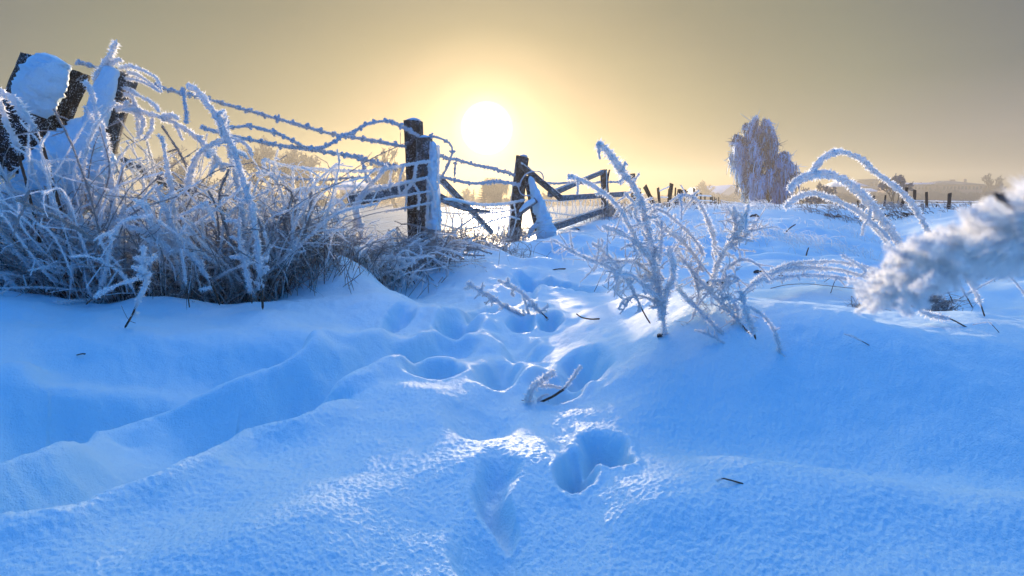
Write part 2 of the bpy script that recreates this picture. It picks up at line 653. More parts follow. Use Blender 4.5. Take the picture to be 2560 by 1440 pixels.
def wood_mat(name, dark, light, frost=0.55, grain=(26, 26, 2.2)):
    m, t = mat(name)
    v = coords(t)
    vg = coords(t, grain)
    g1 = noise(t, vg, 1.0, 5, 0.65)
    c = t.ramp(g1, [(0.32, dark), (0.68, light)])
    sp = noise(t, v, 150, 2, 0.7)
    pa = noise(t, v, 14, 3, 0.6)
    s = t.math('ADD', sp, t.math('MULTIPLY', pa, 0.35))
    fr = t.ramp(s, [(frost + 0.26, (0, 0, 0)), (frost + 0.32, (1, 1, 1))])
    c2 = t.mix(fr, c, (0.72, 0.77, 0.84))
    p = t.n('ShaderNodeBsdfPrincipled')
    t.l(c2, p.inputs['Base Color'])
    p.inputs['Roughness'].default_value = 0.85
    p.inputs['Specular IOR Level'].default_value = 0.2
    b = bump(t, g1, 0.8, 0.01)
    b = bump(t, fr, 0.5, 0.002, b)
    t.l(b, p.inputs['Normal'])
    o = t.n('ShaderNodeOutputMaterial')
    t.l(p.outputs[0], o.inputs[0])
    return m


def plain_mat(name, col, rough=0.8, var=0.3, scale=4):
    m, t = mat(name)
    v = coords(t)
    c = t.mix(noise(t, v, scale, 4), tuple(k * (1 - var) for k in col), tuple(min(1, k * (1 + var)) for k in col))
    p = t.n('ShaderNodeBsdfPrincipled')
    t.l(c, p.inputs['Base Color'])
    p.inputs['Roughness'].default_value = rough
    p.inputs['Specular IOR Level'].default_value = 0.2
    o = t.n('ShaderNodeOutputMaterial')
    t.l(p.outputs[0], o.inputs[0])
    return m


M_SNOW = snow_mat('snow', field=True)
M_CLUMP = snow_mat('clump_snow', 1.3, bk=2.6)
M_FROST = frost_mat('rime', (0.98, 0.98, 0.98), 0.58)
M_WIRE = frost_mat('wire_rime', (0.66, 0.70, 0.76), 0.15)
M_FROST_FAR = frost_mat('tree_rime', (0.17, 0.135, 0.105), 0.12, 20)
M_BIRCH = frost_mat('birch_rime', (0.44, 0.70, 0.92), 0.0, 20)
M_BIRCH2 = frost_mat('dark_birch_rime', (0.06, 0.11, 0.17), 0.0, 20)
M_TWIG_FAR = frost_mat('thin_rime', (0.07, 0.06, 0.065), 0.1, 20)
M_POST = wood_mat('dark_post_wood', (0.010, 0.006, 0.004), (0.038, 0.023, 0.016), 0.51)
M_POST_GREY = wood_mat('weathered_wood', (0.022, 0.020, 0.019), (0.085, 0.078, 0.07), 0.50)
M_RAIL = wood_mat('rail_wood', (0.035, 0.042, 0.05), (0.10, 0.12, 0.14), 0.47)
M_FARPOST = plain_mat('far_post_wood', (0.022, 0.020, 0.022), 0.9, 0.4, 9)
M_STEM = plain_mat('dry_stem', (0.10, 0.055, 0.035), 0.8, 0.5, 60)
M_DARK = plain_mat('dark_grass', (0.05, 0.035, 0.026), 0.9, 0.5, 40)
M_STRAW = frost_mat('frosted_straw', (0.46, 0.42, 0.40), 0.38)  # frosted straw, also a darker rime giving the brambles painted depth
M_BARK = plain_mat('bark', (0.06, 0.05, 0.045), 0.9, 0.4, 3)
M_STONE = plain_mat('stone', (0.05, 0.05, 0.055), 0.9, 0.5, 30)

# ------------------------------------------------------------------ ground sheet (polar grid about the origin, out to the horizon)
aF = np.linspace(R(-56), R(56), 1500)
aB = np.linspace(R(56), R(304), 140)[1:-1]
A_ = np.concatenate([aF, aB])
rs = [0.02, 0.2, 0.35, 0.45]
r = 0.5
while r < 420:
    rs.append(r)
    r += min(max(0.0020, 0.0019 * r * r), 0.009 * r)
rs += [600, 900, 1400]
RS = np.array(rs)
GR, GA = np.meshgrid(RS, A_, indexing='ij')
gx, gy = (GR * np.sin(GA)).ravel(), (GR * np.cos(GA)).ravel()
gz = H(gx, gy)
rg_ = np.hypot(gx, gy)
gz = gz + 0.0032 * (1 - sstep(1.6, 2.6, rg_)) * pn(gx * 80, gy * 80, 8) + 0.0021 * (1 - sstep(1.0, 1.7, rg_)) * pn(gx * 170, gy * 170, 9)
gz = gz + sstep(60, 300, GR.ravel()) * 0.4 * pn(gx * 0.01, gy * 0.01, 10)
n0, n1 = GR.shape
idx = np.arange(n0 * n1).reshape(n0, n1)
a_, b_ = idx[:-1], idx[1:]
q = np.stack([a_, np.roll(a_, -1, 1), np.roll(b_, -1, 1), b_], -1).reshape(-1, 4)[:, ::-1]
g = Geo()
g.add(np.stack([gx, gy, gz], -1), q)
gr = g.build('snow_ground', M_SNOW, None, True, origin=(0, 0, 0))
tag(gr, kind='structure')
print('ground verts', n0 * n1)


# ------------------------------------------------------------------ plants
def PX(pts, y0, y1=None):
    """pixel polyline -> world points, its depth running from y0 to y1"""
    n = len(pts)
    y1 = y0 if y1 is None else y1
    return np.array([at(a, b, y0 + (y1 - y0) * i / (n - 1)) for i, (a, b) in enumerate(pts)])


def side_twigs(C, rad, n, ln, r, lo=0.05, hi=0.95, droop=0.0):
    """short side shoots of a stem, as polylines"""
    T, A, B = frames(C)
    out = []
    for k in range(n):
        i = int(len(C) * rng.uniform(lo, hi))
        i = min(i, len(C) - 2)
        th = rng.uniform(0, 2 * np.pi)
        rd = math.cos(th) * A[i] + math.sin(th) * B[i]
        d = rd * 0.9 + T[i] * rng.uniform(-0.2, 0.9) + rng.normal(0, 0.15, 3)
        d /= np.linalg.norm(d)
        L = ln * rng.uniform(0.35, 1.1)
        bend = rng.normal(0, 0.35, 3) + np.array([0, 0, -droop])
        P = [C[i], C[i] + d * L * 0.5 + bend * L * 0.1, C[i] + d * L + bend * L * 0.4]
        out.append((np.array(P), r * rng.uniform(0.7, 1.15)))
    return out


def frosted(gf, gs, pts, r, tip=0.7, bare=0.0, jag=0.7, dens=1.0, stem=0.28, off=(0, 0, -0.25), twigs=0, twl=0.1, rel=0.6, step=None, sides=7, droop=0.0, even=True):
    """one rime-covered stalk: a thin dark stem and a ragged coat that leaves the stem bare over its first part"""
    step = step or max(0.0035, r * 0.62)
    C, u = smoothpath(pts, step)
    C = C + np.cumsum(rng.normal(0, r * 0.05, C.shape), 0) * (1 - np.abs(2 * u - 1))[:, None]
    rad = r * (1 - (1 - tip) * u)
    tp = np.ones(len(u))
    if not even:
        tp = 0.45 + 0.55 * np.sin(np.pi * np.clip(u, 0.02, 0.98)) ** 0.5
    cov = np.clip((u - bare) / max(0.12, 0.25 * bare + 0.05), 0, 1) if bare > 0 else np.ones(len(u))
    fr = rad * (0.22 + 0.78 * cov) * tp
    k = np.arange(0, len(u) + 8, 8)
    fr = fr * (1 + 0.25 * np.interp(np.arange(len(u)), k, rng.uniform(-1, 1, len(k))))
    tube(gf, C, fr * 0.62, sides, jag, off=off)
    crystals(gf, C, fr * (1 if r < .014 else .9), int(len(C) * 17 * dens), float(np.clip(.021 / r, .55, 1.1)), off=off)
    if gs is not None:
        vis = np.clip(1 - (u - bare - .12) / .1, 0, 1) * (1 if bare > 0 else 0)
        tube(gs, C, rad * stem * (.4 + .6 * vis) + 0.0003, 5)
    for P, rr2 in side_twigs(C, rad, twigs, twl, r * rel, max(0.05, bare), 0.98, droop):
        frosted(gf, gs if rr2 > 0.002 else None, P, rr2, 0.75, 0, jag, dens, stem, off, 3 if (dens > 1.05 and twl > .07) else 0, twl * .38, .75, step=step, sides=6)


def stalk(name, label, cat, specs, group=None, base=None, fm=None, sm=None, fat=1.0):
    """a plant thing made of pixel-traced stalks: specs = [(points, y0, y1, radius px, kwargs)]"""
    gf, gs = Geo(), Geo()
    first = None
    for pts, y0, y1, rpx, kw in specs:
        P = PX(pts, y0, y1)
        if first is None:
            first = P[0]
        frosted(gf, gs, P, rp(rpx * fat, (y0 + y1) / 2), **kw)
    o = thing(name, label, cat, base if base is not None else first, group)
    gf.build('frost_coat', fm or M_FROST, o)
    gs.build('stem', sm or M_STEM, o)
    return o


def bush(name, label, cat, cx, cy, ax, ay, n, height, r, lean=(0, 0), spread=0.5, twigs=5, twl=0.14, seed=0, fill=150, fillh=0.35, group=None, droop=0.35, fm=None, maxz=None):
    """a tangle of many rime-covered stems with bare dark grass at its foot"""
    global rng
    keep = rng
    rng = np.random.default_rng(seed)
    gf, gs, gd, gw = Geo(), Geo(), Geo(), Geo()
    ca, sa = math.cos(math.atan(FS)), math.sin(math.atan(FS))
    for k in range(n):
        u, v = rng.normal(0, 0.5, 2)
        x, y = cx + u * ax * ca + v * ay * sa, cy - u * ax * sa * 0 + v * ay * ca
        z = hz(x, y) - 0.03
        L = height * rng.uniform(0.45, 1.1)
        d = np.array([lean[0] + rng.normal(0, spread), lean[1] + rng.normal(0, spread * 0.7), 1.0])
        d /= np.linalg.norm(d)
        hd = np.array([d[0], d[1], 0]) + rng.normal(0, 0.2, 3) * [1, 1, 0]
        P = [np.array([x, y, z])]
        for q_ in (0.35, 0.7, 1.0):
            P.append(P[0] + d * L * q_ + hd * L * 0.45 * q_ ** 2 + np.array([0, 0, -droop * L * q_ ** 2.5]) + rng.normal(0, 0.032, 3))
        rk = rng.choice([.5, .7, .9, 1.35])
        frosted(gw if rk < .6 or rng.random() < .10 else gf, gs if rng.random() < 0.5 else None, P, r * rk, 0.75, rng.uniform(0, 0.3), 0.8, 0.75, 0.3, twigs=int(rng.integers(2, twigs + 3)), twl=twl, sides=5, step=max(0.008, r * 1.1), droop=0.3)  # thin stems take the darker frost: inner shade put into their colour
    for k in range(fill):
        u, v = rng.normal(0, 0.6, 2)
        x, y = cx + u * ax + v * ay * 0.4, cy + v * ay
        z = hz(x, y) - 0.02
        L = fillh * rng.uniform(0.4, 1.2)
        d = np.array([rng.normal(0, 0.5), rng.normal(0, 0.4), 1.0]) * L
        b = rng.normal(0, 0.45, 3) * L
        b[2] = -abs(b[2])
        C, uu = smoothpath([[x, y, z], np.array([x, y, z]) + d * 0.6, np.array([x, y, z]) + d + b], 0.05)
        if rng.random() < 0.42:
            tube(gd, C, 0.0018 * (1.1 - uu), 3)
        else:
            tube(gw, C, 0.0030 * (1.1 - uu * 0.6), 4, 0.6)
            crystals(gw, C, 0.0045, len(C) * 7)
    o = thing(name, label, cat, (cx, cy, hz(cx, cy)), group)
    gf.build('frost_coat', fm or M_FROST, o)
    if gs.v:
        gs.build('stem', M_STEM, o)
    if gw.v:
        gw.build('frosted_straw', M_STRAW, o)
    if gd.v:
        gd.build('dead_grass', M_DARK, o)
    rng = keep
    return o


# ---- wood
def log(g, p0, p1, r0, r1, sides=28, groove=0.10, sx=1.0, sy=1.0, seed=0, cut=0.0, step=0.02, box=0.0, bend=0.0):
    """a rough post, log or rail: cracked and ridged along its length, with closed, slightly uneven ends"""
    p0, p1 = np.asarray(p0, float), np.asarray(p1, float)
    n = max(6, int(np.linalg.norm(p1 - p0) / step))
    u = np.linspace(0, 1, n)
    C = p0 + (p1 - p0) * u[:, None]
    T = (p1 - p0) / np.linalg.norm(p1 - p0)
    ref = np.array([0, 1.0, 0]) if abs(T[1]) < 0.8 else np.array([1.0, 0, 0])
    A = np.cross(T, ref)
    A /= np.linalg.norm(A)
    B = np.cross(T, A)
    L = np.linalg.norm(p1 - p0)
    C = C + A * (bend * np.sin(np.pi * u))[:, None] * L
    th = np.linspace(0, 2 * np.pi, sides, endpoint=False)
    TH, U = np.meshgrid(th, u)
    prof = 1.0 + groove * (pn(TH * 2.5, U * L * 1.2, seed) + 0.7 * pn(TH * 6, U * L * 2.5, seed + 1) + 0.35 * pn(TH * 13, U * L * 9, seed + 2))
    cc, ss = np.cos(TH), np.sin(TH)
    if box:
        k = (np.abs(cc) ** 5 + np.abs(ss) ** 5) ** (-0.2)
        prof = prof * (1 + box * (k - 1))
    rad = (r0 + (r1 - r0) * U) * prof
    V = C[:, None, :] + (rad * sx * cc)[..., None] * A + (rad * sy * ss)[..., None] * B
    # slanted, chipped cut at the top
    V[-1] += T * ((cut * cc[-1] + 0.06 * pn(th * 3, th * 0 + seed, seed)) * r1)[:, None]
    idx = np.arange(n * sides).reshape(n, sides)
    a, b = idx[:-1], idx[1:]
    q = np.stack([a, np.roll(a, -1, 1), np.roll(b, -1, 1), b], -1).reshape(-1, 4)
    v = np.vstack([V.reshape(-1, 3), V[0].mean(0), V[-1].mean(0)])
    c0, c1 = n * sides, n * sides + 1
    s = np.arange(sides)
    t1 = np.stack([idx[0], np.full(sides, c0), np.roll(idx[0], -1)], -1)
    t2 = np.stack([idx[-1], np.roll(idx[-1], -1), np.full(sides, c1)], -1)
    g.add(v, q, np.concatenate([t1, t2]))


def snowroll(g, pts, rads, sides=22, sx=1.0, sy=1.0, lump=0.14, seed=0, step=0.012, cap=0.6):
    """a soft mass of snow lying along a path"""
    C, u = smoothpath(pts, step)
    n = len(C)
    rad = np.interp(u, np.linspace(0, 1, len(rads)), rads)
    e = np.minimum(u, 1 - u) * n * step
    k = np.clip(e / (cap * rad.max()), 0, 1)
    rad = rad * np.sqrt(np.clip(1 - (1 - k) ** 2, 0.001, 1))
    T, A, B = frames(C)
    th = np.linspace(0, 2 * np.pi, sides, endpoint=False)
    TH, S = np.meshgrid(th, u * n * step)
    pr = 1 + lump * (pn(np.cos(TH) * 1.6 + S * 9, np.sin(TH) * 1.6 + S * 5, seed) + 0.6 * pn(np.cos(TH) * 4 + S * 26, np.sin(TH) * 4, seed + 1) + 0.35 * pn(np.cos(TH) * 9 + S * 70, np.sin(TH) * 9 + S * 40, seed + 2)) + 0.035 * rng.normal(0, 1, TH.shape)
    V = C[:, None, :] + (rad[:, None] * pr * sx * np.cos(TH))[..., None] * A[:, None, :] + (rad[:, None] * pr * sy * np.sin(TH))[..., None] * B[:, None, :]
    idx = np.arange(n * sides).reshape(n, sides)
    a, b = idx[:-1], idx[1:]
    q = np.stack([a, np.roll(a, -1, 1), np.roll(b, -1, 1), b], -1).reshape(-1, 4)
    g.add(V.reshape(-1, 3), q)


def rime_edge(g, p0, p1, r, count, up=(0, 0, 1)):
    """frost needles growing along an edge"""
    C, u = smoothpath([p0, p1], 0.02)
    tube(g, C, r, 6, 0.9)
    crystals(g, C, r, count, 1.3)


def wood_thing(name, label, cat, parts, snow=(), rime=(), group=None, m=None, base=None):
    """parts: list of dicts for log(); snow: list of (pts, rads, kw); rime: (p0,p1,r,count)"""
    p0 = np.asarray(base if base is not None else parts[0]['p0'], float)
    o = thing(name, label, cat, p0, group)
    g = Geo()
    for p in parts:
        log(g, **p)
    g.build('wood', m or M_POST, o, True)
    if snow:
        g = Geo()
        for pts, rads, kw in snow:
            snowroll(g, pts, rads, **kw)
        g.build('snow_cover', M_CLUMP, o, True)
    if rime:
        g = Geo()
        for a in rime:
            rime_edge(g, *a)
        g.build('frost_edge', M_FROST, o)
    return o


# ================================================================== FENCE
YA, YB, Y1, Y2, Y3, Y4 = 3.45, 3.4, 5.3, 8.0, 11.5, 13.5
# two heavy leaning posts in the left corner
pA0, pA1 = at(40, 420, YA), at(127, 158, YA)
pB0, pB1 = at(222, 420, YB), at(296, 178, YB)
wood_thing('fence_post', 'thick post leaning right, a slab of snow on its face, far left against the sky', 'fence post',
           [dict(p0=pA0, p1=pA1 + [0, .04, 0], r0=rp(64, YA), r1=rp(66, YA), seed=1, cut=-0.14, sides=40)],
           [([at(72, 272, YA - .12), at(92, 232, YA - .14), at(116, 190, YA - .145), at(140, 140, YA - 0.12)], [rp(40, YA), rp(47, YA), rp(46, YA), rp(36, YA)], dict(sx=1.0, sy=0.72, seed=3, lump=.26, cap=.3))],
           [(at(70, 136, YA), at(182, 166, YA), 0.004, 200), (at(34, 236, YA - .02), at(70, 136, YA), 0.004, 150)], 'leaning posts in the left corner')
wood_thing('fence_post', 'narrower leaning post with snow down its left side, beside the thick one', 'fence post',
           [dict(p0=pB0 + [0, .05, 0], p1=pB1 + [.0, .04, 0], r0=rp(28, YB), r1=rp(29, YB), seed=5, cut=0.15, box=.6)],
           [([at(222, 345, YB - .05), at(242, 290, YB - .055), at(262, 225, YB - .06), at(282, 165, YB - 0.045)], [rp(26, YB), rp(28, YB), rp(25, YB), rp(18, YB)], dict(sx=1, sy=.6, seed=6, lump=.1, cap=.4))],
           [(at(322, 186, YB), at(272, 325, YB), 0.003, 90)], 'leaning posts in the left corner', m=M_POST_GREY)
# a fallen log below them under deep snow
wood_thing('fallen_log', 'log slumped below the two leaning posts under a thick cover of snow', 'log',
           [dict(p0=at(60, 560, YB + .1), p1=at(245, 350, YB + .1), r0=rp(60, YB), r1=rp(48, YB), seed=8)],
           [([at(60, 540, YB - .02), at(120, 450, YB - .05), at(180, 385, YB - .05), at(240, 300, YB - .02)], [rp(50, YB), rp(66, YB), rp(64, YB), rp(34, YB)], dict(seed=9, sy=.6, lump=.22, cap=.6)), ([at(150, 520, YB - .04), at(215, 440, YB - .05), at(270, 370, YB)], [rp(50, YB), rp(58, YB), rp(34, YB)], dict(seed=19, sy=.6, lump=.3)),
            ([at(-40, 430, YB + .1), at(30, 370, YB + .06), at(70, 320, YB + .05)], [rp(44, YB), rp(50, YB), rp(30, YB)], dict(seed=10)),
            ([at(-60, 520, YB + .1), at(60, 520, YB), at(180, 500, YB)], [rp(60, YB), rp(50, YB), rp(30, YB)], dict(seed=14))])

# the double post left of the sun
b1 = hz(at(1045, 600, Y1)[0], Y1)
wood_thing('fence_post', 'tall dark post with frost speckles, left of the sun and behind the shorter split post', 'fence post',
           [dict(p0=[at(1042, 520, Y1 + .12)[0], Y1 + .12, b1 - .15], p1=at(1033, 303, Y1 + .12), r0=rp(22, Y1), r1=rp(22.5, Y1), seed=11, box=.5, cut=0.06)],
           [([at(1014, 302, Y1 + .1), at(1034, 300, Y1 + .1), at(1052, 302, Y1 + .1)], [.010, .018, .010], dict(seed=12, lump=.4, cap=.3))], [(at(1012, 304, Y1 + .05), at(1054, 301, Y1 + .05), .006, 60)], 'posts of the broken fence')
wood_thing('fence_post', 'shorter split grey post with snow clinging to its right side, left of the sun', 'fence post',
           [dict(p0=[at(1062, 560, Y1)[0], Y1, b1 - .15], p1=at(1060, 346, Y1), r0=rp(21, Y1), r1=rp(19, Y1), seed=21, box=.4, groove=.16, cut=-.1)],
           [([at(1082, 352, Y1 - .03), at(1084, 400, Y1 - .05), at(1080, 450, Y1 - .06), at(1086, 520, Y1 - .06), at(1084, 580, Y1 - .08), at(1082, 640, Y1 - .1)], [rp(8, Y1), rp(13, Y1), rp(14, Y1), rp(14, Y1), rp(22, Y1), rp(32, Y1)], dict(sy=.8, seed=22, lump=.55)),
            ([at(1048, 345, Y1), at(1062, 343, Y1), at(1078, 348, Y1)], [.014, .022, .018], dict(seed=23))],
           [(at(1076, 352, Y1 - .06), at(1074, 440, Y1 - .06), .008, 120), (at(1095, 360, Y1 - .05), at(1098, 620, Y1 - .08), .012, 500), (at(1072, 440, Y1 - .09), at(1064, 640, Y1 - .14), .014, 500)], 'posts of the broken fence', m=M_POST_GREY)
# the second double post
b2 = hz(at(1290, 590, Y2)[0], Y2)
wood_thing('fence_post', 'dark post leaning slightly right, right of the sun, with a snowy brace against it', 'fence post',
           [dict(p0=[at(1278, 600, Y2)[0], Y2, b2 - .2], p1=at(1306, 392, Y2), r0=rp(17, Y2), r1=rp(15.5, Y2), seed=31, box=.4, cut=.12)],
           [([at(1298, 390, Y2), at(1310, 389, Y2), at(1320, 393, Y2)], [.010, .015, .010], dict(seed=32, lump=.4, cap=.3))], [(at(1291, 389, Y2 - .03), at(1276, 509, Y2 - .03), .005, 80)], 'posts of the broken fence')
wood_thing('brace_post', 'leaning brace right of the sun buried under a widening coat of snow', 'brace',
           [dict(p0=at(1352, 600, Y2 - .25), p1=at(1318, 440, Y2 - .22), r0=rp(9, Y2), r1=rp(9, Y2), seed=35, box=.6)],
           [([at(1325, 440, Y2 - .3), at(1334, 470, Y2 - .31), at(1344, 505, Y2 - .33), at(1357, 545, Y2 - .35), at(1364, 575, Y2 - .36), at(1368, 605, Y2 - .37)], [rp(5, Y2), rp(9, Y2), rp(13, Y2), rp(17, Y2), rp(21, Y2), rp(30, Y2)], dict(seed=36, lump=.42)),
            ([at(1320, 596, Y2 - .4), at(1330, 572, Y2 - .4), at(1348, 558, Y2 - .4)], [rp(4, Y2), rp(6, Y2), rp(5, Y2)], dict(seed=37))])
wood_thing('rail', 'round speckled rail slanting down from the post right of the sun', 'rail',
           [dict(p0=at(1403, 497, Y2 + .1), p1=at(1302, 412, Y2 - .2), r0=rp(7.5, Y2), r1=rp(8, Y2), seed=41)], (),
           [(at(1302, 405, Y2 - .25), at(1403, 488, Y2 + .1), .010, 240)], 'broken rails of the fence', m=M_POST_GREY)
wood_thing('rail', 'short split rail with snow on top, crossing the post right of the sun', 'rail',
           [dict(p0=at(1288, 545, Y2 - .5), p1=at(1340, 500, Y2 - .4), r0=rp(4, Y2), r1=rp(7, Y2), seed=42, box=.8, sy=.6)],
           [([at(1298, 530, Y2 - .5), at(1318, 510, Y2 - .46), at(1338, 500, Y2 - .42)], [rp(3, Y2), rp(6, Y2), rp(5, Y2)], dict(seed=43))], (), 'broken rails of the fence', m=M_RAIL)
wood_thing('rail', 'grey rail rising right to the top of the third post', 'rail',
           [dict(p0=at(1375, 486, Y2 + .6), p1=at(1506, 430, Y3 - .15), r0=rp(7, 9), r1=rp(5, Y3), seed=45, box=.7)], (),
           [(at(1380, 478, Y2 + .6), at(1506, 426, Y3 - .2), .011, 330)], 'broken rails of the fence', m=M_RAIL)
wood_thing('rail', 'nearly level grey rail crossing behind the third post at mid height', 'rail',
           [dict(p0=at(1398, 496, Y2 + .4), p1=at(1566, 485, Y4 - .6), r0=rp(6, 9), r1=rp(5.5, Y4), seed=47, box=.7)], (),
           [(at(1398, 490, Y2 + .4), at(1566, 480, Y4 - .6), .010, 330)], 'broken rails of the fence', m=M_RAIL)
wood_thing('rail', 'lowest rail rising out of the snow to the foot of the third post', 'rail',
           [dict(p0=at(1370, 574, Y2 + .5), p1=at(1508, 526, Y3 - .15), r0=rp(8, 9), r1=rp(6, Y3), seed=49, box=.7)], (),
           [(at(1372, 562, Y2 + .5), at(1508, 520, Y3 - .2), .010, 250)], 'broken rails of the fence', m=M_RAIL)
wood_thing('rail', 'long grey rail slanting from the split post down right into the snow', 'rail',
           [dict(p0=at(1228, 580, Y1 + 1.5), p1=at(1092, 437, Y1 + .15), r0=rp(7, 6.5), r1=rp(7, Y1), seed=51, box=.6)], (),
           [(at(1226, 584, Y1 + 1.45), at(1090, 447, Y1 + .1), .006, 300)], 'broken rails of the fence', m=M_RAIL)
wood_thing('rail', 'curved split rail with snow on it, pointing right from the split post', 'rail',
           [dict(p0=at(1224, 528, Y1 + .9), p1=at(1098, 492, Y1 + .1), r0=rp(3, 6), r1=rp(9, Y1), seed=53, box=.7, bend=-.05),
            dict(p0=at(1198, 524, Y1 + .6), p1=at(1100, 499, Y1 + .02), r0=rp(3, 6), r1=rp(5, Y1), seed=54, box=.7, bend=-.04)],
           [([at(1108, 498, Y1 + .05), at(1140, 500, Y1 + .3), at(1185, 512, Y1 + .6)], [rp(3, Y1), rp(5, Y1), rp(3, Y1)], dict(seed=55))], (), 'broken rails of the fence', m=M_RAIL)
wood_thing('rail', 'broad dark board running left from the tall dark post behind the netting', 'rail',
           [dict(p0=at(872, 500, Y1 - .6), p1=at(1046, 467, Y1 + .05), r0=rp(15, 4.9), r1=rp(16, Y1), seed=57, box=.9, sy=.35)], (),
           [(at(874, 488, Y1 - .62), at(1044, 453, Y1), .006, 220)], 'broken rails of the fence', m=M_RAIL)
wood_thing('rail', 'dark rail glimpsed slanting down right behind the left thicket', 'rail',
           [dict(p0=at(270, 385, 3.9), p1=at(600, 545, 4.3), r0=rp(10, 3.9), r1=rp(11, 4.3), seed=59, box=.7)], (), (), 'broken rails of the fence', m=M_RAIL)
b3 = hz(at(1512, 555, Y3)[0], Y3)
wood_thing('fence_post', 'third standing post with rails nailed to its left and a twisted branch on top', 'fence post',
           [dict(p0=[at(1514, 560, Y3)[0], Y3, b3 - .2], p1=at(1509, 424, Y3), r0=rp(9, Y3), r1=rp(8, Y3), seed=61, box=.5),
            dict(p0=at(1519, 480, Y3 + .05), p1=at(1524, 424, Y3 + .05), r0=rp(4, Y3), r1=rp(2, Y3), seed=62, bend=.06)], (),
           [(at(1516, 426, Y3 - .12), at(1519, 550, Y3 - .12), .008, 120)], 'posts of the broken fence')
wood_thing('fence_post', 'fourth standing post, rough and dark above the big frosted weed', 'fence post',
           [dict(p0=[at(1587, 530, Y4)[0], Y4, hz(at(1587, 530, Y4)[0], Y4) - .2], p1=at(1581, 434, Y4), r0=rp(7, Y4), r1=rp(7, Y4), seed=65, groove=.22)], (), (), 'posts of the broken fence', m=M_FARPOST)

# the row of small posts running on to the horizon: (base px, top px, top py, depth, half width px)
row = [(1610, 1598, 470, 15, 3.5), (1649, 1612, 465, 15.2, 5.5), (1653, 1645, 469, 16.5, 3.2), (1672, 1679, 459, 17, 4.8), (1668, 1674, 472, 17.4, 3.0),
       (1686, 1689, 469, 18, 2.2), (1690, 1698, 473, 19, 4.5), (1702, 1705, 475, 20, 4.2), (1714, 1713, 474, 20.6, 2.8), (1708, 1719, 477, 21, 2.2), (1735, 1735, 471, 22, 2.8),
       (1742, 1742, 485, 24, 2.4), (1752, 1752, 483, 26, 2.2), (1764, 1762, 487, 29, 1.9), (1776, 1777, 489, 32, 2.0), (1781, 1781, 492, 34, 2.0), (1786, 1786, 493, 36, 1.5),
       (1791, 1790, 496, 38, 1.6), (1796, 1797, 493, 41, 1.5), (1801, 1801, 500, 44, 1.6), (1806, 1805, 501, 47, 1.2), (1811, 1811, 504, 50, 1.3), (1818, 1818, 503, 54, 1.1), (1828, 1828, 507, 60, 1.4), (1843, 1843, 508, 68, 1.2)]
for i, (bx, tx, ty, y, hw) in enumerate(row):
    b = at(bx, 520, y)
    bz = hz(b[0], y)
    g = Geo()
    log(g, [b[0], y, min(bz, at(bx, 524, y)[2]) - .15], at(tx, ty, y + .05), rp(hw, y), rp(hw * .95, y), sides=10, seed=70 + i, groove=.2, cut=rng.uniform(-.6, .6))
    if i in (1, 2, 3):
        lab = ['', 'wide dark post leaning far left in the row of small posts', 'thin post leaning left just right of the widest leaning post', 'tall post with a strut, leaning right in the row of small posts'][i]
    elif i < 11:
        lab = 'small dark fence post in the nearer, crooked part of the far row'
    else:
        lab = 'tiny upright fence post where the row shrinks towards the weeping birch'
    tag(g.build('fence_post', M_FARPOST, None, False), lab, 'fence post', 'small posts running to the horizon')
# rails between some of them
for (a, b_, ya, yb, lab) in (((1648, 478), (1674, 466), 15.2, 17, 'frosted wire sagging between two leaning posts of the far row'), ((1650, 492), (1671, 494), 16.5, 17, 'short snowy rail between two leaning posts of the far row'),
                             ((1742, 488), (1778, 490), 24, 32, 'snowy top rail linking the small upright posts of the far row'), ((1740, 501), (1780, 502), 24, 32, 'lower snowy rail linking the small upright posts of the far row')):
    g = Geo()
    C, u = smoothpath([at(*a, ya), at(*b_, yb)], .08)
    tube(g, C, rp(1.6, ya), 6, .7)
    tag(g.build('rail', M_FROST), lab, 'rail')
# posts on the far right bank
for i, (bx, by, tx, ty, hw, y) in enumerate([(2148, 514, 2144, 501, 2.2, 17), (2186, 516, 2185, 489, 2.4, 16.5), (2211, 509, 2214, 488, 2.2, 17), (2252, 512, 2267, 469, 3.6, 16), (2287, 503, 2287, 475, 3.4, 16), (2319, 513, 2316, 480, 3.2, 15.5), (2374, 509, 2374, 483, 4.0, 15), (2303, 512, 2306, 503, 1.8, 16), (2340, 512, 2343, 505, 1.5, 16)]):
    g = Geo()
    q0 = at(bx, by, y)
    z0 = min(q0[2], hz(q0[0], q0[1]))
    log(g, [q0[0], y, z0 - .1], at(tx, ty, y), rp(hw, y), rp(hw, y), sides=12, seed=110 + i, groove=.15, cut=rng.uniform(-.5, .5))
    labs = ['shortest stub of the posts on the right bank, left end', 'thin post on the right bank left of the small round tree', 'thin post on the right bank before the small round tree', 'post leaning right behind the tallest arching stalk',
            'stout upright post just right of the tallest arching stalk', 'slightly crooked post in the middle of the right bank posts', 'rightmost and thickest post on the right bank', 'low dark stub between the upright posts of the right bank', 'low dark stub right of the crooked post on the right bank']
    tag(g.build('fence_post', M_FARPOST), labs[i], 'fence post', 'posts on the right bank')
g = Geo()
for a, b_ in (((2268, 501), (2448, 504)), ((2290, 507), (2420, 509))):
    C, u = smoothpath([at(*a, 16), at((a[0] + b_[0]) / 2, a[1] + 2, 15.5), at(*b_, 15)], .05)
    tube(g, C, rp(1.3, 15), 6, .6)
tag(g.build('rail', M_FROST), 'pair of snowy rails strung behind the posts on the right bank', 'rail')


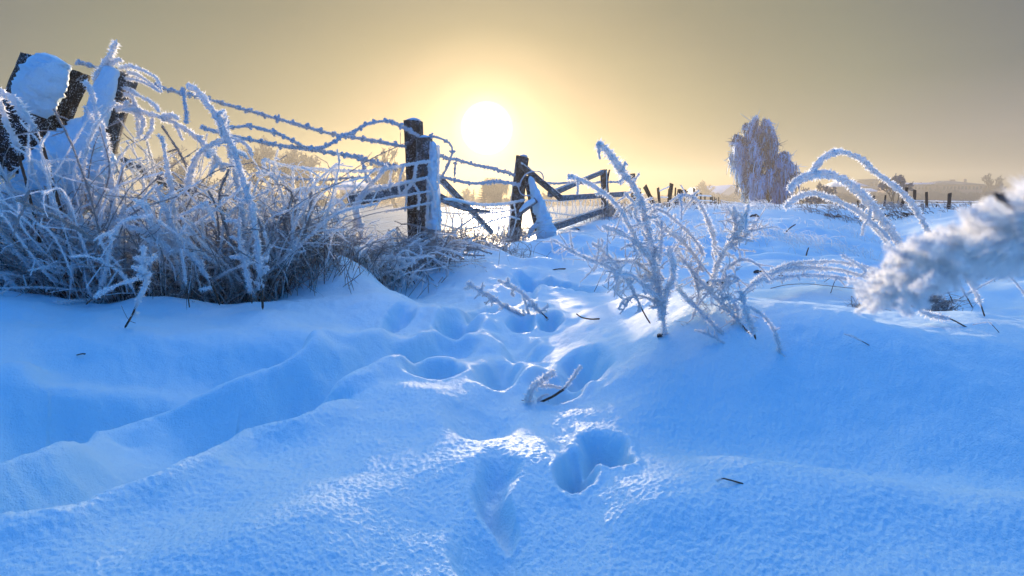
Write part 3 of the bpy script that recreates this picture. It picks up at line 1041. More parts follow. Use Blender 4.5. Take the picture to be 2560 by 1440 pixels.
# ---- wires
def wire(label, pts, y0, y1, rpx=4.2, barbs=True, group='frosted strands of barbed wire', name='barbed_wire', gap=30, cat='wire'):
    g = Geo()
    P = PX(pts, y0, y1)
    ym = (y0 + y1) / 2
    rpx = rpx * .96
    r = rp(rpx, ym)
    C, u = smoothpath(P, max(.006, r * .55))
    yy = C[:, 1]
    rad = rpx * yy / F * 0.92
    k = np.arange(0, len(u) + 6, 6)
    rad = rad * (1 + .18 * np.interp(np.arange(len(u)), k, rng.uniform(-1, 1, len(k))))
    tube(g, C, rad * .7, 7, .75)
    crystals(g, C, rad, int(len(C) * 13), 1.0)
    if barbs:
        seg = np.linalg.norm(np.diff(C, axis=0), axis=1).cumsum()
        tot = seg[-1]
        s = rng.uniform(.2, .6) * rp(gap, ym)
        while s < tot:
            i = int(np.searchsorted(seg, s))
            i = min(max(i, 1), len(C) - 2)
            c = C[i]
            rr2 = rpx * yy[i] / F
            for kk in range(3):
                d = rng.normal(0, 1, 3)
                d[2] = abs(d[2]) * (1 if kk < 2 else -1)
                d /= np.linalg.norm(d)
                Q, uu = smoothpath([c - d * rr2 * .4, c + d * rr2 * rng.uniform(1.8, 2.9)], rr2 * .35)
                tube(g, Q, rr2 * (0.95 - .3 * uu), 6, .7)
                crystals(g, Q, rr2 * .8, 40)
            s += rp(gap, ym) * rng.uniform(.7, 1.35)
    return tag(g.build(name, M_WIRE), label, cat, group)


wire('top barbed strand sagging from the left posts down to the tall dark post', [(190, 155), (232, 166), (300, 190), (411, 221), (450, 232), (483, 238), (533, 252), (611, 274), (700, 299), (777, 321), (835, 336), (884, 344), (933, 352), (970, 359), (1016, 367)], YB, Y1 + .05, 4.4)
wire('barbed strand that dips, then loops up over the top of the double post', [(560, 319), (580, 318), (625, 316), (667, 326), (692, 333), (732, 352), (762, 367), (802, 370), (835, 355), (854, 341), (884, 330), (915, 312), (955, 303), (982, 306), (1007, 318), (1049, 341)], 3.5, Y1 - .12, 4.2)
wire('third barbed strand, running straight below the dipping one', [(500, 318), (583, 341), (639, 352), (686, 362), (747, 370), (808, 379), (866, 388), (915, 400), (961, 413), (990, 418)], 3.3, Y1 - .1, 4.4)
wire('short broken barbed end hanging from the third strand', [(899, 387), (904, 400), (910, 420), (915, 440), (917, 455)], 4.9, 4.9, 4.2, gap=22)
wire('lower barbed strand behind the wire netting before the bare trees', [(705, 442), (740, 447), (777, 449), (823, 450), (869, 445), (909, 445)], 4.5, 5.2, 2.8, gap=18)
wire('loop of barbed wire curling out right from the top of the split post', [(1071, 339), (1098, 345), (1123, 358), (1131, 376), (1126, 397), (1117, 419), (1107, 437), (1100, 452)], Y1, Y1 + .1, 3.4)
wire('upper barbed strand between the split post and the post right of the sun', [(1090, 384), (1117, 396), (1144, 400), (1190, 413), (1236, 423), (1287, 438)], Y1, Y2 - .1, 3.0, gap=17)
wire('lower barbed strand between the split post and the post right of the sun', [(1100, 441), (1144, 452), (1190, 459), (1236, 454), (1270, 457), (1300, 463)], Y1, Y2 - .2, 3.0, gap=17)
wire('short barbed end hanging down below the sun', [(1139, 404), (1137, 420), (1136, 443)], 5.7, 5.7, 2.6, gap=14)
wire('thin barbed strand between the post right of the sun and the third post', [(1365, 458), (1400, 459), (1430, 456), (1470, 460), (1504, 456), (1560, 455)], Y2 + .3, Y4, 1.8, gap=12)
wire('coil of wire hung on the post right of the sun', [(1358, 452), (1357, 438), (1348, 429), (1330, 429), (1314, 436), (1303, 452), (1297, 468), (1301, 482), (1312, 489), (1330, 488)], Y2 - .35, Y2 - .35, 1.9, False, None, 'wire_coil', cat='wire coil')
wire('upright frosted wire end standing in the left thicket against the sky', [(455, 217), (460, 235), (461, 249), (465, 280), (466, 310)], 3.0, 3.0, 5.6, False, None, 'wire_end')
wire('dark thin wire lying over the snow at the left edge', [(0, 622), (30, 630), (60, 636), (90, 643), (140, 645), (190, 640)], 3.3, 3.2, 2.2, False, None, 'loose_wire')


# woven netting, one thing per bay
def net(label, lines, r=2.6):
    g = Geo()
    for pts, y0, y1, k in lines:
        P = PX(pts, y0, y1)
        C, u = smoothpath(P, .008)
        rad = r * k * C[:, 1] / F
        tube(g, C, rad, 6, .75)
        crystals(g, C, rad, int(len(C) * 2.4))
    return tag(g.build('wire_netting', M_FROST), label, 'wire netting', 'torn wire netting on the fence')


N1 = Y1 - .16
net('torn netting sagging left from the split post over the thicket', [
    ([(640, 437), (663, 425), (658, 400), (686, 407), (725, 416), (777, 422), (829, 426), (866, 427), (915, 428), (961, 422), (1013, 413), (1077, 402)], 3.9, N1, 1.5),
    ([(700, 500), (741, 474), (780, 470), (823, 467), (870, 466), (903, 468), (976, 463), (1016, 455), (1070, 443)], 4.1, N1, 1.25),
    ([(940, 500), (980, 492), (1019, 487), (1060, 480), (1092, 477)], 4.9, N1, 1.1),
    ([(960, 530), (1019, 519), (1050, 512), (1080, 507)], 4.9, N1, 1.1),
    ([(658, 402), (668, 430), (690, 455), (702, 490)], 4.0, 4.1, 1.4), ([(640, 437), (662, 452), (680, 480), (676, 520)], 3.9, 4.0, 1.3),
    ([(686, 407), (692, 430), (700, 445), (712, 460)], 4.1, 4.2, 1.5), ([(732, 417), (733, 445), (732, 473), (728, 500)], 4.3, 4.3, 1.3), ([(774, 422), (778, 440), (787, 462), (777, 492)], 4.4, 4.4, 1.3),
    ([(826, 426), (838, 440), (842, 457), (840, 475), (834, 496)], 4.6, 4.6, 1.2), ([(866, 427), (872, 440), (884, 460), (891, 486)], 4.7, 4.7, 1.2),
    ([(979, 420), (977, 435), (973, 458), (976, 480)], 5, 5, 1), ([(1010, 414), (1003, 435), (997, 460), (1000, 490)], 5, 5, 1.1), ([(1041, 409), (1037, 430), (1034, 449), (1020, 470), (1004, 486)], 5.05, 5.05, 1.6),
    ([(1034, 457), (1042, 472), (1047, 490), (1046, 526)], 5.1, 5.1, 1.3), ([(1013, 456), (1016, 490), (1012, 530)], 5.1, 5.1, .9), ([(1066, 443), (1080, 470), (1090, 520)], 5.1, 5.1, .9)])
bay2 = [([(1092, 500), (1160, 503), (1190, 510), (1217, 512), (1245, 511), (1270, 508), (1312, 500)], 5.6, 7.7, 1.3),
        ([(1100, 560), (1150, 572), (1200, 566), (1228, 553), (1270, 542), (1300, 548)], 5.6, 7.6, .9), ([(1100, 530), (1160, 535), (1230, 532), (1290, 524)], 5.7, 7.6, .8)]
for i in range(16):
    x = 1112 + i * 11.5
    y = 5.7 + i * .12
    bay2.append(([(x, 506), (x + rng.uniform(-5, 5), 530), (x + rng.uniform(-4, 8), 552), (x + rng.uniform(-10, 10), 590)], y, y, .75))
net('netting stretched between the split post and the next post', bay2, 2.2)
bay3 = [([(1352, 500), (1400, 502), (1440, 498), (1500, 494)], 8.3, 11.3, .9), ([(1350, 528), (1390, 533), (1439, 538), (1470, 530), (1500, 520)], 8.3, 11.3, .9),
        ([(1350, 560), (1400, 548), (1450, 548), (1500, 540)], 8.3, 11.3, .7)]
for i in range(17):
    x = 1358 + i * 9
    y = 8.4 + i * .17
    s = rng.uniform(-9, 9)
    bay3.append(([(x, 499), (x + s, 510), (x + rng.uniform(-5, 5), 524), (x + rng.uniform(-6, 10), 545)], y, y, .7))
net('netting below the rails between the post right of the sun and the third post', bay3, 1.7)

# ================================================================== LEFT THICKET
GB = 'frosted brambles along the fence'
bush('bramble_bush', 'nearest frosted bramble tangle below the leaning posts at the left edge', 'bush', -2.80, 3.15, .60, .22, 190, 1.30, .0092, lean=(-.3, -.1), spread=.38, seed=101, fill=200, twigs=6, twl=.15, group=GB, droop=.32, fillh=.4)
bush('bramble_bush', 'frosted bramble tangle in front of the snow-covered fallen log', 'bush', -2.30, 3.10, .40, .20, 190, 1.25, .0092, lean=(-.3, 0), spread=.38, seed=100, fill=160, twigs=6, twl=.15, group=GB, droop=.32, fillh=.3)
bush('bramble_bush', 'widest frosted bramble tangle over the dark hollow in the snow', 'bush', -2.05, 3.55, .6, .28, 290, 1.30, .0086, lean=(-.15, -.1), spread=.33, seed=102, fill=700, twigs=6, twl=.16, group=GB, droop=.28, fillh=.5)
bush('bramble_bush', 'frosted bramble tangle under the big arching stalk, left of the netting', 'bush', -1.66, 3.72, .42, .26, 210, .92, .0084, lean=(-.15, -.05), spread=.33, seed=103, fill=450, twigs=6, twl=.14, group=GB, droop=.3, fillh=.42)
bush('bramble_bush', 'bramble tangle with open sky behind it, high on the left against the sunrise', 'bush', -2.35, 3.8, .6, .25, 90, 1.65, .0092, lean=(.05, 0), spread=.26, seed=104, fill=40, twigs=7, twl=.22, group=GB, droop=.22)
bush('bramble_bush', 'low bramble tangle below the torn netting', 'bush', -1.34, 4.30, .42, .26, 210, .60, .0082, seed=105, fill=300, spread=.48, twigs=5, twl=.12, group=GB, fillh=.3)
bush('bramble_bush', 'rounded frosted bramble heap in front of the double post', 'bush', -1.00, 4.90, .38, .22, 280, .66, .0082, seed=106, fill=420, spread=.58, twigs=6, twl=.11, group=GB, droop=.5, fillh=.35)
bush('bramble_bush', 'tall wispy frosted brambles climbing in front of the leaning posts', 'bush', -2.62, 3.18, .5, .12, 60, 1.55, .0095, lean=(.0, 0), spread=.3, seed=120, fill=20, twigs=7, twl=.18, group=GB, droop=.28)
bush('bramble_bush', 'white frosted bramble mass spilling over the snow bank left of the double post', 'bush', -1.12, 4.62, .34, .14, 130, .52, .0090, seed=121, fill=120, spread=.65, twigs=6, twl=.1, group=GB, droop=.6, fillh=.2)
bush('bramble_bush', 'small bramble tangle between the double post and the sunlit gap', 'bush', -.42, 6.0, .42, .25, 100, .36, .0080, seed=107, fill=300, spread=.7, twigs=4, twl=.1, group=GB, droop=.5)
bush('bramble_bush', 'thin grass and bramble tuft at the foot of the post right of the sun', 'bush', .02, 7.7, .25, .25, 34, .42, .0075, seed=108, fill=160, spread=.3, twigs=3, twl=.1, group=GB)
bush('bramble_bush', 'dark frosted tuft on the right of the third post', 'bush', at(1536, 540, 11.3)[0], 11.3, .3, .3, 36, .42, .010, seed=109, fill=160, spread=.35, twigs=3, twl=.12, group=GB)

K = dict
ya, yb_, yc2, yd = gnd(657, 775)[1], gnd(550, 764)[1], gnd(474, 770)[1], gnd(311, 821)[1]
stalk('arching_stalk', 'thickest frosted stalk, arching from the snow up to the sky left of the netting', 'stalk', [
    ([(657, 775), (655, 735), (650, 690), (645, 640), (632, 550), (610, 470), (588, 409), (578, 372), (563, 342), (551, 315), (538, 288), (522, 267), (503, 238), (485, 218), (463, 213)], ya, ya, 10.5, K(bare=.07, twigs=14, twl=.09, dens=1.2, tip=.8)),
    ([(630, 760), (625, 715), (612, 660), (600, 600), (598, 540)], ya, ya, 8, K(bare=.12, twigs=8, twl=.07))])
stalk('arching_stalk', 'blunt upright frosted tip beside the big arching stalk', 'stalk', [([(615, 640), (605, 520), (590, 420), (580, 380), (574, 335), (567, 297), (559, 276)], 3.45, 3.4, 9, K(twigs=2, twl=.06))])
stalk('bent_branch', 'thick frosted branch slanting down right from the narrower leaning post', 'branch', [
    ([(285, 268), (330, 267), (361, 280), (399, 292), (445, 309), (486, 334), (517, 363), (534, 380), (560, 430)], 3.35, 3.3, 10, K(twigs=10, twl=.14, rel=.8, droop=1.0)),
    ([(399, 292), (430, 290), (450, 300)], 3.33, 3.32, 9, K())])
stalk('drooping_stalk', 'three thin frosted blades arching right from the top of the leaning post', 'grass', [
    ([(296, 172), (315, 165), (333, 166), (367, 179), (394, 199), (405, 232)], 3.38, 3.3, 5.0, K()), ([(316, 178), (345, 186), (361, 196), (380, 212), (398, 228)], 3.38, 3.3, 4.6, K()), ([(312, 194), (345, 200), (369, 210), (402, 230)], 3.38, 3.3, 4.6, K())])
stalk('drooping_stalk', 'frosted blades drooping right below the top of the leaning post', 'grass', [
    ([(308, 218), (325, 224), (339, 232), (378, 252), (392, 266), (400, 282)], 3.38, 3.3, 6.5, K()), ([(308, 232), (330, 240), (344, 270), (361, 299), (357, 318), (350, 338)], 3.38, 3.3, 7.5, K()),
    ([(380, 292), (380, 318), (372, 332), (360, 352)], 3.33, 3.3, 7, K()), ([(288, 275), (320, 278), (340, 285), (352, 300)], 3.38, 3.35, 3.5, K())])
stalk('thick_twig', 'straight frost-covered stick pointing up right between the two leaning posts', 'twig', [([(236, 205), (244, 188), (261, 160), (278, 129), (292, 98)], 3.36, 3.32, 9, K(tip=.75, jag=.9)), ([(262, 172), (288, 153), (304, 148)], 3.36, 3.32, 7, K())])
stalk('thick_twig', 'smooth frosted stem leaning in front of the narrower leaning post', 'twig', [([(300, 640), (285, 500), (262, 330), (253, 302), (242, 268), (230, 227), (211, 199)], 3.05, 3.15, 9.5, K(jag=.5)), ([(270, 380), (260, 335), (244, 310), (222, 282), (210, 262)], 3.12, 3.15, 8.5, K(jag=.5))])
stalk('leafy_stalk', 'broad frosted seed head nodding at the left edge on a dark stem', 'stalk', [([(185, 700), (160, 560), (130, 450), (118, 415), (105, 377), (92, 335), (80, 318), (56, 279), (28, 243), (0, 227), (-30, 215)], 2.98, 2.8, 15, K(bare=.5, jag=.6, tip=1.0)), ([(120, 700), (80, 520), (40, 380), (33, 355), (14, 310), (0, 265), (-12, 240)], 2.98, 2.85, 12, K(jag=.6, bare=.3))])
stalk('straight_stalk', 'long frosted stalk slanting from the snow up left through the thicket', 'stalk', [
    ([(550, 764), (526, 706), (489, 654), (452, 614), (428, 559), (405, 500), (390, 460)], yb_, yb_ - .1, 10, K(bare=.12, twigs=8, twl=.08)), ([(474, 770), (467, 720), (461, 669), (452, 620)], yc2, yc2 - .03, 5, K(bare=.35)),
    ([(434, 630), (397, 599), (351, 574), (309, 562)], 3.0, 2.9, 9, K(twigs=3, twl=.06))])
stalk('straight_stalk', 'frosted stalks crossing in a v over the dark hollow', 'stalk', [
    ([(268, 660), (281, 608), (296, 565), (312, 510)], 3.1, 3.0, 8, K()), ([(262, 655), (257, 626), (229, 583), (199, 553)], 3.1, 2.95, 9.5, K()), ([(222, 690), (220, 660), (211, 626), (196, 571), (177, 522), (159, 483)], 3.15, 2.9, 9.5, K(bare=.1))])
stalk('straight_stalk', 'pair of long frosted stalks leaning left at the left edge', 'stalk', [
    ([(112, 690), (89, 632), (61, 596), (31, 559), (0, 516), (-30, 480)], 3.05, 2.8, 10, K(bare=.12)), ([(60, 640), (30, 590), (5, 560), (-20, 540)], 3.0, 2.9, 8, K(bare=.1)), ([(130, 690), (125, 630), (110, 570), (100, 520)], 3.1, 3.05, 7, K(bare=.1))])
stalk('straight_stalk', 'upright blunt frosted stalk left of the big arching stalk', 'stalk', [([(440, 620), (432, 500), (425, 454), (419, 421), (411, 374), (405, 338)], 3.1, 3.0, 8.5, K(twigs=2, twl=.05)), ([(470, 470), (480, 420), (500, 380), (530, 360), (560, 350), (600, 352), (622, 368), (632, 392)], 3.2, 3.2, 8.5, K(twigs=3, twl=.06))])
stalk('straight_stalk', 'frosted forked stalk rising right, in front of the bare trees', 'stalk', [([(885, 600), (894, 510), (915, 474), (939, 449), (961, 420), (966, 408)], 4.6, 4.7, 9, K(twigs=7, twl=.09)), ([(880, 520), (905, 490), (930, 475), (965, 470), (985, 455)], 4.6, 4.7, 7, K(twigs=4, twl=.07))])
stalk('arching_stalk', 'low frosted blade arching left to right over the bank below the netting', 'stalk', [([(690, 560), (725, 544), (762, 553), (799, 569), (790, 580), (774, 593)], 3.9, 3.8, 6.5, K()), ([(690, 600), (705, 575), (712, 600), (712, 630)], 3.9, 3.9, 5, K())])
stalk('straight_stalk', 'thin frosted stalk leaning right in the sunlit gap under the netting', 'stalk', [([(1101, 606), (1143, 572), (1190, 540)], 5.6, 6.1, 3.2, K(dens=.6)), ([(1225, 640), (1240, 622), (1257, 596)], 6.2, 6.2, 3, K(dens=.6))])
# leaf-like frosty lumps in the netting thicket
for lab, pts, y, r_ in (('curled broad frosted leaf under the middle of the torn netting', [(738, 640), (735, 560), (728, 530), (722, 505), (735, 490), (748, 510)], 4.1, 11), ('curled broad frosted leaf before the pale house', [(852, 625), (850, 560), (835, 530), (828, 505), (845, 500), (862, 520)], 4.5, 12),
                        ('knobbly frosted weed under the left end of the torn netting', [(660, 600), (672, 560), (665, 530), (650, 500), (655, 470)], 3.8, 9), ('stubby frosted weed left of the broad dark board', [(902, 620), (900, 560), (890, 520), (905, 495)], 4.6, 10)):
    stalk('leafy_weed', lab, 'weed', [(pts, y, y, r_, K(jag=.6, twigs=4, twl=.06))])
stalk('small_weed', 'lone frosted weed with a dark bare foot in the left foreground', 'weed', [
    ([(311, 821), (331, 786), (346, 747), (360, 716), (366, 686), (357, 657), (360, 611)], yd, yd, 9, K(bare=.2, twigs=8, twl=.06, dens=1.2)), ([(214, 762), (253, 729), (292, 712), (345, 694)], yd + .05, yd, 6, K(bare=.15)),
    ([(366, 690), (345, 672), (328, 664)], yd, yd, 7, K()), ([(360, 655), (345, 645), (332, 646)], yd, yd, 7, K()), ([(340, 808), (322, 800), (308, 775), (303, 762)], yd, yd, 1.6, K(bare=.8))])

# ================================================================== THE BIG FROSTED WEED right of centre
gb = gnd(1660, 838)
yb = gb[1]
TW = K(twigs=16, twl=.095, dens=1.1, rel=.42)
tall = [([(1662, 842), (1655, 760), (1640, 660), (1626, 580), (1600, 490), (1550, 418), (1520, 378), (1494, 352)], yb, yb - .15, 8.5, K(twigs=22, twl=.08, rel=.55, dens=1.1, tip=1.0)),
        ([(1494, 354), (1498, 380), (1500, 400)], yb - .15, yb - .15, 6, K()),
        ([(1652, 800), (1640, 700), (1624, 646), (1604, 618), (1576, 566), (1551, 521), (1519, 489), (1471, 457), (1418, 437)], yb, yb - .35, 7.5, K(twigs=11, twl=.07, dens=1.1, tip=.85)),
        ([(1656, 700), (1624, 640), (1592, 610), (1551, 582), (1505, 564)], yb, yb - .3, 7, TW),
        ([(1560, 690), (1511, 662), (1479, 650), (1430, 626), (1382, 598)], yb - .1, yb - .4, 5.5, TW),
        ([(1626, 809), (1608, 779), (1580, 723), (1555, 682), (1519, 638), (1479, 606)], yb + .02, yb - .2, 6.5, K(bare=.22, twigs=9, twl=.075, dens=1.1)),
        ([(1640, 740), (1624, 723), (1584, 690), (1539, 682)], yb, yb - .3, 7, TW),
        ([(1656, 783), (1664, 735), (1680, 694), (1682, 654), (1672, 618)], yb, yb - .2, 8.5, K(tip=1.0)),
        ([(1646, 660), (1652, 602), (1654, 549)], yb, yb + .1, 6, TW),
        ([(1612, 560), (1590, 545), (1586, 510), (1560, 480)], yb - .1, yb, 6, K(twigs=6, twl=.08)),
        ([(1650, 760), (1620, 745), (1590, 740), (1560, 750), (1545, 775)], yb, yb - .1, 4.5, K(twigs=5, twl=.05)),
        ([(1640, 700), (1600, 660), (1570, 650), (1540, 655)], yb, yb - .1, 5, TW), ([(1644, 690), (1600, 690), (1560, 700), (1530, 720)], yb, yb, 5, TW)]
stalk('frosted_weed', 'tall branching frosted weed, its top stalk pointing up left over the fence', 'weed', tall, base=gb, fat=1.05)
yc = gnd(1910, 900)[1]
right = [([(1896, 910), (1833, 860), (1753, 783), (1704, 731), (1680, 700)], yc, yc + .5, 6.5, K(bare=.08, twigs=6, twl=.06, tip=.9)),
         ([(1932, 896), (1882, 843), (1833, 791), (1777, 731), (1737, 686), (1692, 622)], yc, yc + .5, 7, K(bare=.25, twigs=26, twl=.08, dens=1.1, rel=.5)),
         ([(1950, 890), (1942, 843), (1914, 795), (1874, 767), (1850, 765)], yc, yc, 6, K(twigs=3, twl=.05)),
         ([(1890, 850), (1882, 823), (1866, 783), (1853, 725)], yc, yc + .05, 8, K(bare=.12, twigs=4, twl=.06, tip=1.2)),
         ([(1777, 731), (1793, 662), (1817, 618), (1845, 580), (1860, 550), (1872, 509)], yc + .4, yc + .2, 8, K(twigs=12, twl=.08)),
         ([(1830, 600), (1838, 560), (1833, 513)], yc + .3, yc + .3, 7, TW), ([(1817, 620), (1866, 590), (1900, 541)], yc + .3, yc + .3, 6.5, TW),
         ([(1761, 640), (1737, 598), (1696, 557), (1660, 529), (1616, 513)], yc + .4, yc + .5, 6, K(twigs=10, twl=.08, droop=.8)),
         ([(1790, 640), (1785, 598), (1777, 566), (1757, 521), (1733, 493), (1705, 487), (1690, 492)], yc + .4, yc + .4, 7, K(twigs=11, twl=.08, droop=.8)),
         ([(1760, 680), (1745, 650), (1712, 610), (1664, 574), (1620, 541)], yc + .4, yc + .5, 6, TW), ([(1745, 700), (1720, 662), (1672, 614)], yc + .4, yc + .4, 5, TW),
         ([(1800, 760), (1820, 740), (1840, 760), (1846, 800)], yc + .2, yc + .2, 5, TW), ([(1800, 680), (1850, 650), (1890, 660), (1930, 700)], yc + .3, yc + .2, 4.5, K(twigs=8, twl=.07)),
         ([(1770, 700), (1800, 700), (1830, 690), (1850, 700)], yc + .3, yc + .2, 5, TW), ([(1737, 690), (1745, 740), (1730, 800)], yc + .4, yc + .3, 4, TW),
         ([(1830, 870), (1790, 845), (1760, 830), (1735, 825)], yc + .1, yc + .2, 4.5, K(twigs=5, twl=.05))]
stalk('frosted_weed', 'bushy frosted weed sprawling to the right of the tall branching one', 'weed', right, base=gnd(1930, 896), fat=1.0)
g5 = gnd(1510, 730)
stalk('small_weed', 'little brown-footed frosted tuft left of the tall branching weed', 'weed', [([(1485, 730), (1500, 700), (1512, 672)], g5[1], g5[1] - .1, 2.6, K(bare=.3)), ([(1520, 725), (1522, 700), (1528, 670)], g5[1], g5[1], 3, K(bare=.4, twigs=4, twl=.1)), ([(1545, 715), (1535, 690), (1530, 668)], g5[1], g5[1], 3, K(twigs=3, twl=.1))], base=g5)
# dark knot of earth at the foot of the tall weed
for (px, py, s, lab) in ((1655, 842, .016, 'dark knot of exposed root at the foot of the tall branching weed'), (1893, 680, .035, 'small dark stone half buried right of the sprawling weed'), (1885, 543, .10, 'dark hollowed lump on the crest left of the birch'),
                         (1800, 712, .05, 'dark lump under the sprawling frosted weed'), (2078, 541, .12, 'dark frosted tussock in the dip right of the birch')):
    p = gnd(px, py)
    g = Geo()
    for k in range(5):
        c = p + rng.normal(0, s * .5, 3) * [1.2, .5, .2]
        snowroll(g, [c - [s * .7, 0, s * .2], c + [0, 0, s * .15], c + [s * .7, 0, -s * .15]], [s * .25, s * .38, s * .2], seed=k, sides=12, lump=.4, step=s * .12)
    tag(g.build('stone', M_STONE), lab, 'stone')

# ================================================================== RIGHT CLUMP OF ARCHING GRASS
gc = gnd(2310, 768)
yg = gc[1]
stalk('arching_stalk', 'highest of the three big frosted arches on the right', 'stalk', [([(2350, 740), (2335, 640), (2324, 584), (2304, 545), (2280, 505), (2250, 470), (2220, 444), (2190, 422), (2160, 396), (2125, 381), (2095, 379), (2065, 392), (2040, 416), (2028, 432)], yg, yg - .5, 10, K(tip=.75, dens=1.2, twigs=8, twl=.04, jag=.85, stem=.34, off=(0, 0, .1)))], 'arching frosted stalks on the right', )
stalk('arching_stalk', 'middle of the three big frosted arches on the right', 'stalk', [([(2330, 750), (2290, 690), (2250, 613), (2228, 585), (2205, 552), (2176, 515), (2146, 485), (2115, 458), (2085, 441), (2054, 432), (2024, 435), (1990, 450), (1970, 475)], yg, yg - .6, 11, K(tip=1.25, dens=1.2, twigs=8, twl=.04, jag=.7, stem=.3)),
                                                                                     ([(2176, 520), (2172, 545), (2160, 565), (2155, 590)], yg - .3, yg - .3, 5, K())], 'arching frosted stalks on the right')
stalk('arching_stalk', 'lowest of the three big frosted arches on the right', 'stalk', [([(2325, 755), (2280, 690), (2221, 610), (2189, 572), (2161, 542), (2130, 520), (2100, 503), (2069, 490), (2039, 483), (2009, 486), (1982, 500), (1963, 518)], yg, yg - .5, 8, K(tip=1.1, dens=1.1, jag=.7, twigs=5, twl=.03)),
                                                                                     ([(2225, 600), (2190, 562), (2150, 532), (2110, 510)], yg - .2, yg - .3, 5, K())], 'arching frosted stalks on the right')
G = 'fallen frosted blades on the right'
blades = [
    ('uppermost long frosted blade arching left above the snow', [(2260, 720), (2200, 677), (2117, 656), (2054, 652), (1992, 656), (1945, 671), (1898, 693), (1864, 727)], 4.5, .0, 1.8),
    ('second long frosted blade arching left, with bits hanging from it', [(2260, 725), (2176, 695), (2101, 673), (2039, 665), (1976, 667), (1929, 681), (1885, 706)], 4.0, 0, 1.8),
    ('third long frosted blade arching left', [(2260, 735), (2173, 712), (2142, 698), (2086, 688), (2023, 685), (1961, 690), (1915, 703)], 4.0, 0, 1.4),
    ('bare brown blade bowed low over the snow', [(2150, 722), (2101, 718), (2054, 713), (2023, 711), (1968, 713), (1926, 721)], 2.0, .9, 1),
    ('thin blade bowed low with bare brown tips', [(2150, 742), (2082, 744), (2000, 743), (1953, 748), (1907, 762)], 2.4, .2, .7),
    ('shortest blade lying flat on the snow', [(2040, 768), (2020, 765), (1976, 766), (1925, 770)], 2.0, .5, .9),
    ('blade running down left until it touches the snow', [(2170, 728), (2148, 732), (2070, 752), (2007, 773), (1976, 788), (1948, 804)], 2.8, 0, .8),
    ('thick straight frosted blade crossing the arching ones', [(2215, 725), (2192, 702), (2148, 663), (2105, 636)], 5.0, 0, .9)]
for lab, pts, rpx, bare, tip in blades:
    stalk('fallen_stalk', lab, 'grass blade', [(pts, yg, yg - .4, rpx, K(bare=bare, tip=tip, jag=.5, dens=.7, twigs=4 if rpx > 3.5 else 0, twl=.05, rel=.8, droop=2.5, stem=.36, off=(0, 0, -.55)))], G)
stalk('broken_stalk', 'bent brown blade standing like a tent pole among the fallen ones', 'grass blade', [([(2076, 734), (2092, 695), (2115, 717)], yg - .2, yg - .2, 3, K(bare=.3, tip=.6)), ([(2060, 705), (2085, 692), (2120, 700)], yg - .2, yg - .1, 2, K(bare=.5))], G)
stalk('broken_stalk', 'small forked brown stem stuck in the snow left of the clump', 'grass blade', [([(2098, 792), (2094, 770), (2092, 745)], yg - .2, yg - .2, 3, K(bare=.3)), ([(2100, 790), (2112, 762)], yg - .2, yg - .2, 1.5, K(bare=.6)), ([(2070, 795), (2090, 772), (2112, 752)], yg - .15, yg - .1, 2.2, K(bare=.4))], G)
for lab, pts, rpx in (('right leg of the clump, longest, slanting down into the snow', [(2462, 792), (2440, 735), (2397, 661), (2380, 620)], 6), ('left leg of the slanting pair at the clump', [(2432, 770), (2405, 722), (2375, 672), (2360, 640)], 5),
                      ('dark-spotted stem at the middle of the clump', [(2384, 760), (2365, 715), (2349, 667), (2340, 620)], 4.5)):
    y = gnd(*pts[0])[1]
    stalk('straight_stalk', lab, 'stalk', [(pts, y, y - .05, rpx, K(bare=.15, jag=.45, dens=.5))], G)
y = gnd(2403, 747)[1]
stalk('broken_stalk', 'frosted blade bent in a peak at the right edge', 'grass blade', [([(2390, 752), (2440, 722), (2518, 680)], y, y - .2, 4, K(bare=.12, jag=.4)), ([(2518, 680), (2545, 712), (2580, 760)], y - .2, y - .4, 5, K(jag=.4)), ([(2518, 680), (2560, 660), (2600, 640)], y - .2, y - .2, 3, K(jag=.4))])
y = gnd(2418, 818)[1]
stalk('small_twig', 'frost-tipped twig rising left out of the snow below the clump', 'twig', [([(2420, 820), (2375, 797), (2333, 788), (2298, 776)], y, y, 5.5, K(bare=.3, twigs=6, twl=.03, tip=1.3))])
y = gnd(2499, 832)[1]
stalk('small_twig', 'thin bent twig near the right edge below the clump', 'twig', [([(2500, 834), (2480, 812), (2467, 805), (2430, 812)], y, y, 2.2, K(bare=.3, jag=.4))])
y = gnd(2180, 868)[1]
stalk('small_twig', 'short dark twig poking left out of the snow on the right', 'twig', [([(2182, 869), (2160, 855), (2135, 842), (2108, 834)], y, y, 3, K(bare=.35, jag=.4))])
y = gnd(1860, 1209)[1]
stalk('small_twig', 'dark splinter lying alone in the shaded snow at lower right', 'twig', [([(1861, 1210), (1830, 1202), (1805, 1196), (1788, 1203)], y, y, 4.5, K(bare=.55, jag=.4, stem=.45))])
y = gnd(1500, 798)[1]
stalk('small_twig', 'flat dark twig on the snow left of the weed foot', 'twig', [([(1500, 797), (1475, 798), (1455, 794), (1440, 784)], y - .03, y - .03, 2.6, K(bare=.9, stem=.8, jag=.3))])
y = gnd(1300, 640)[1]
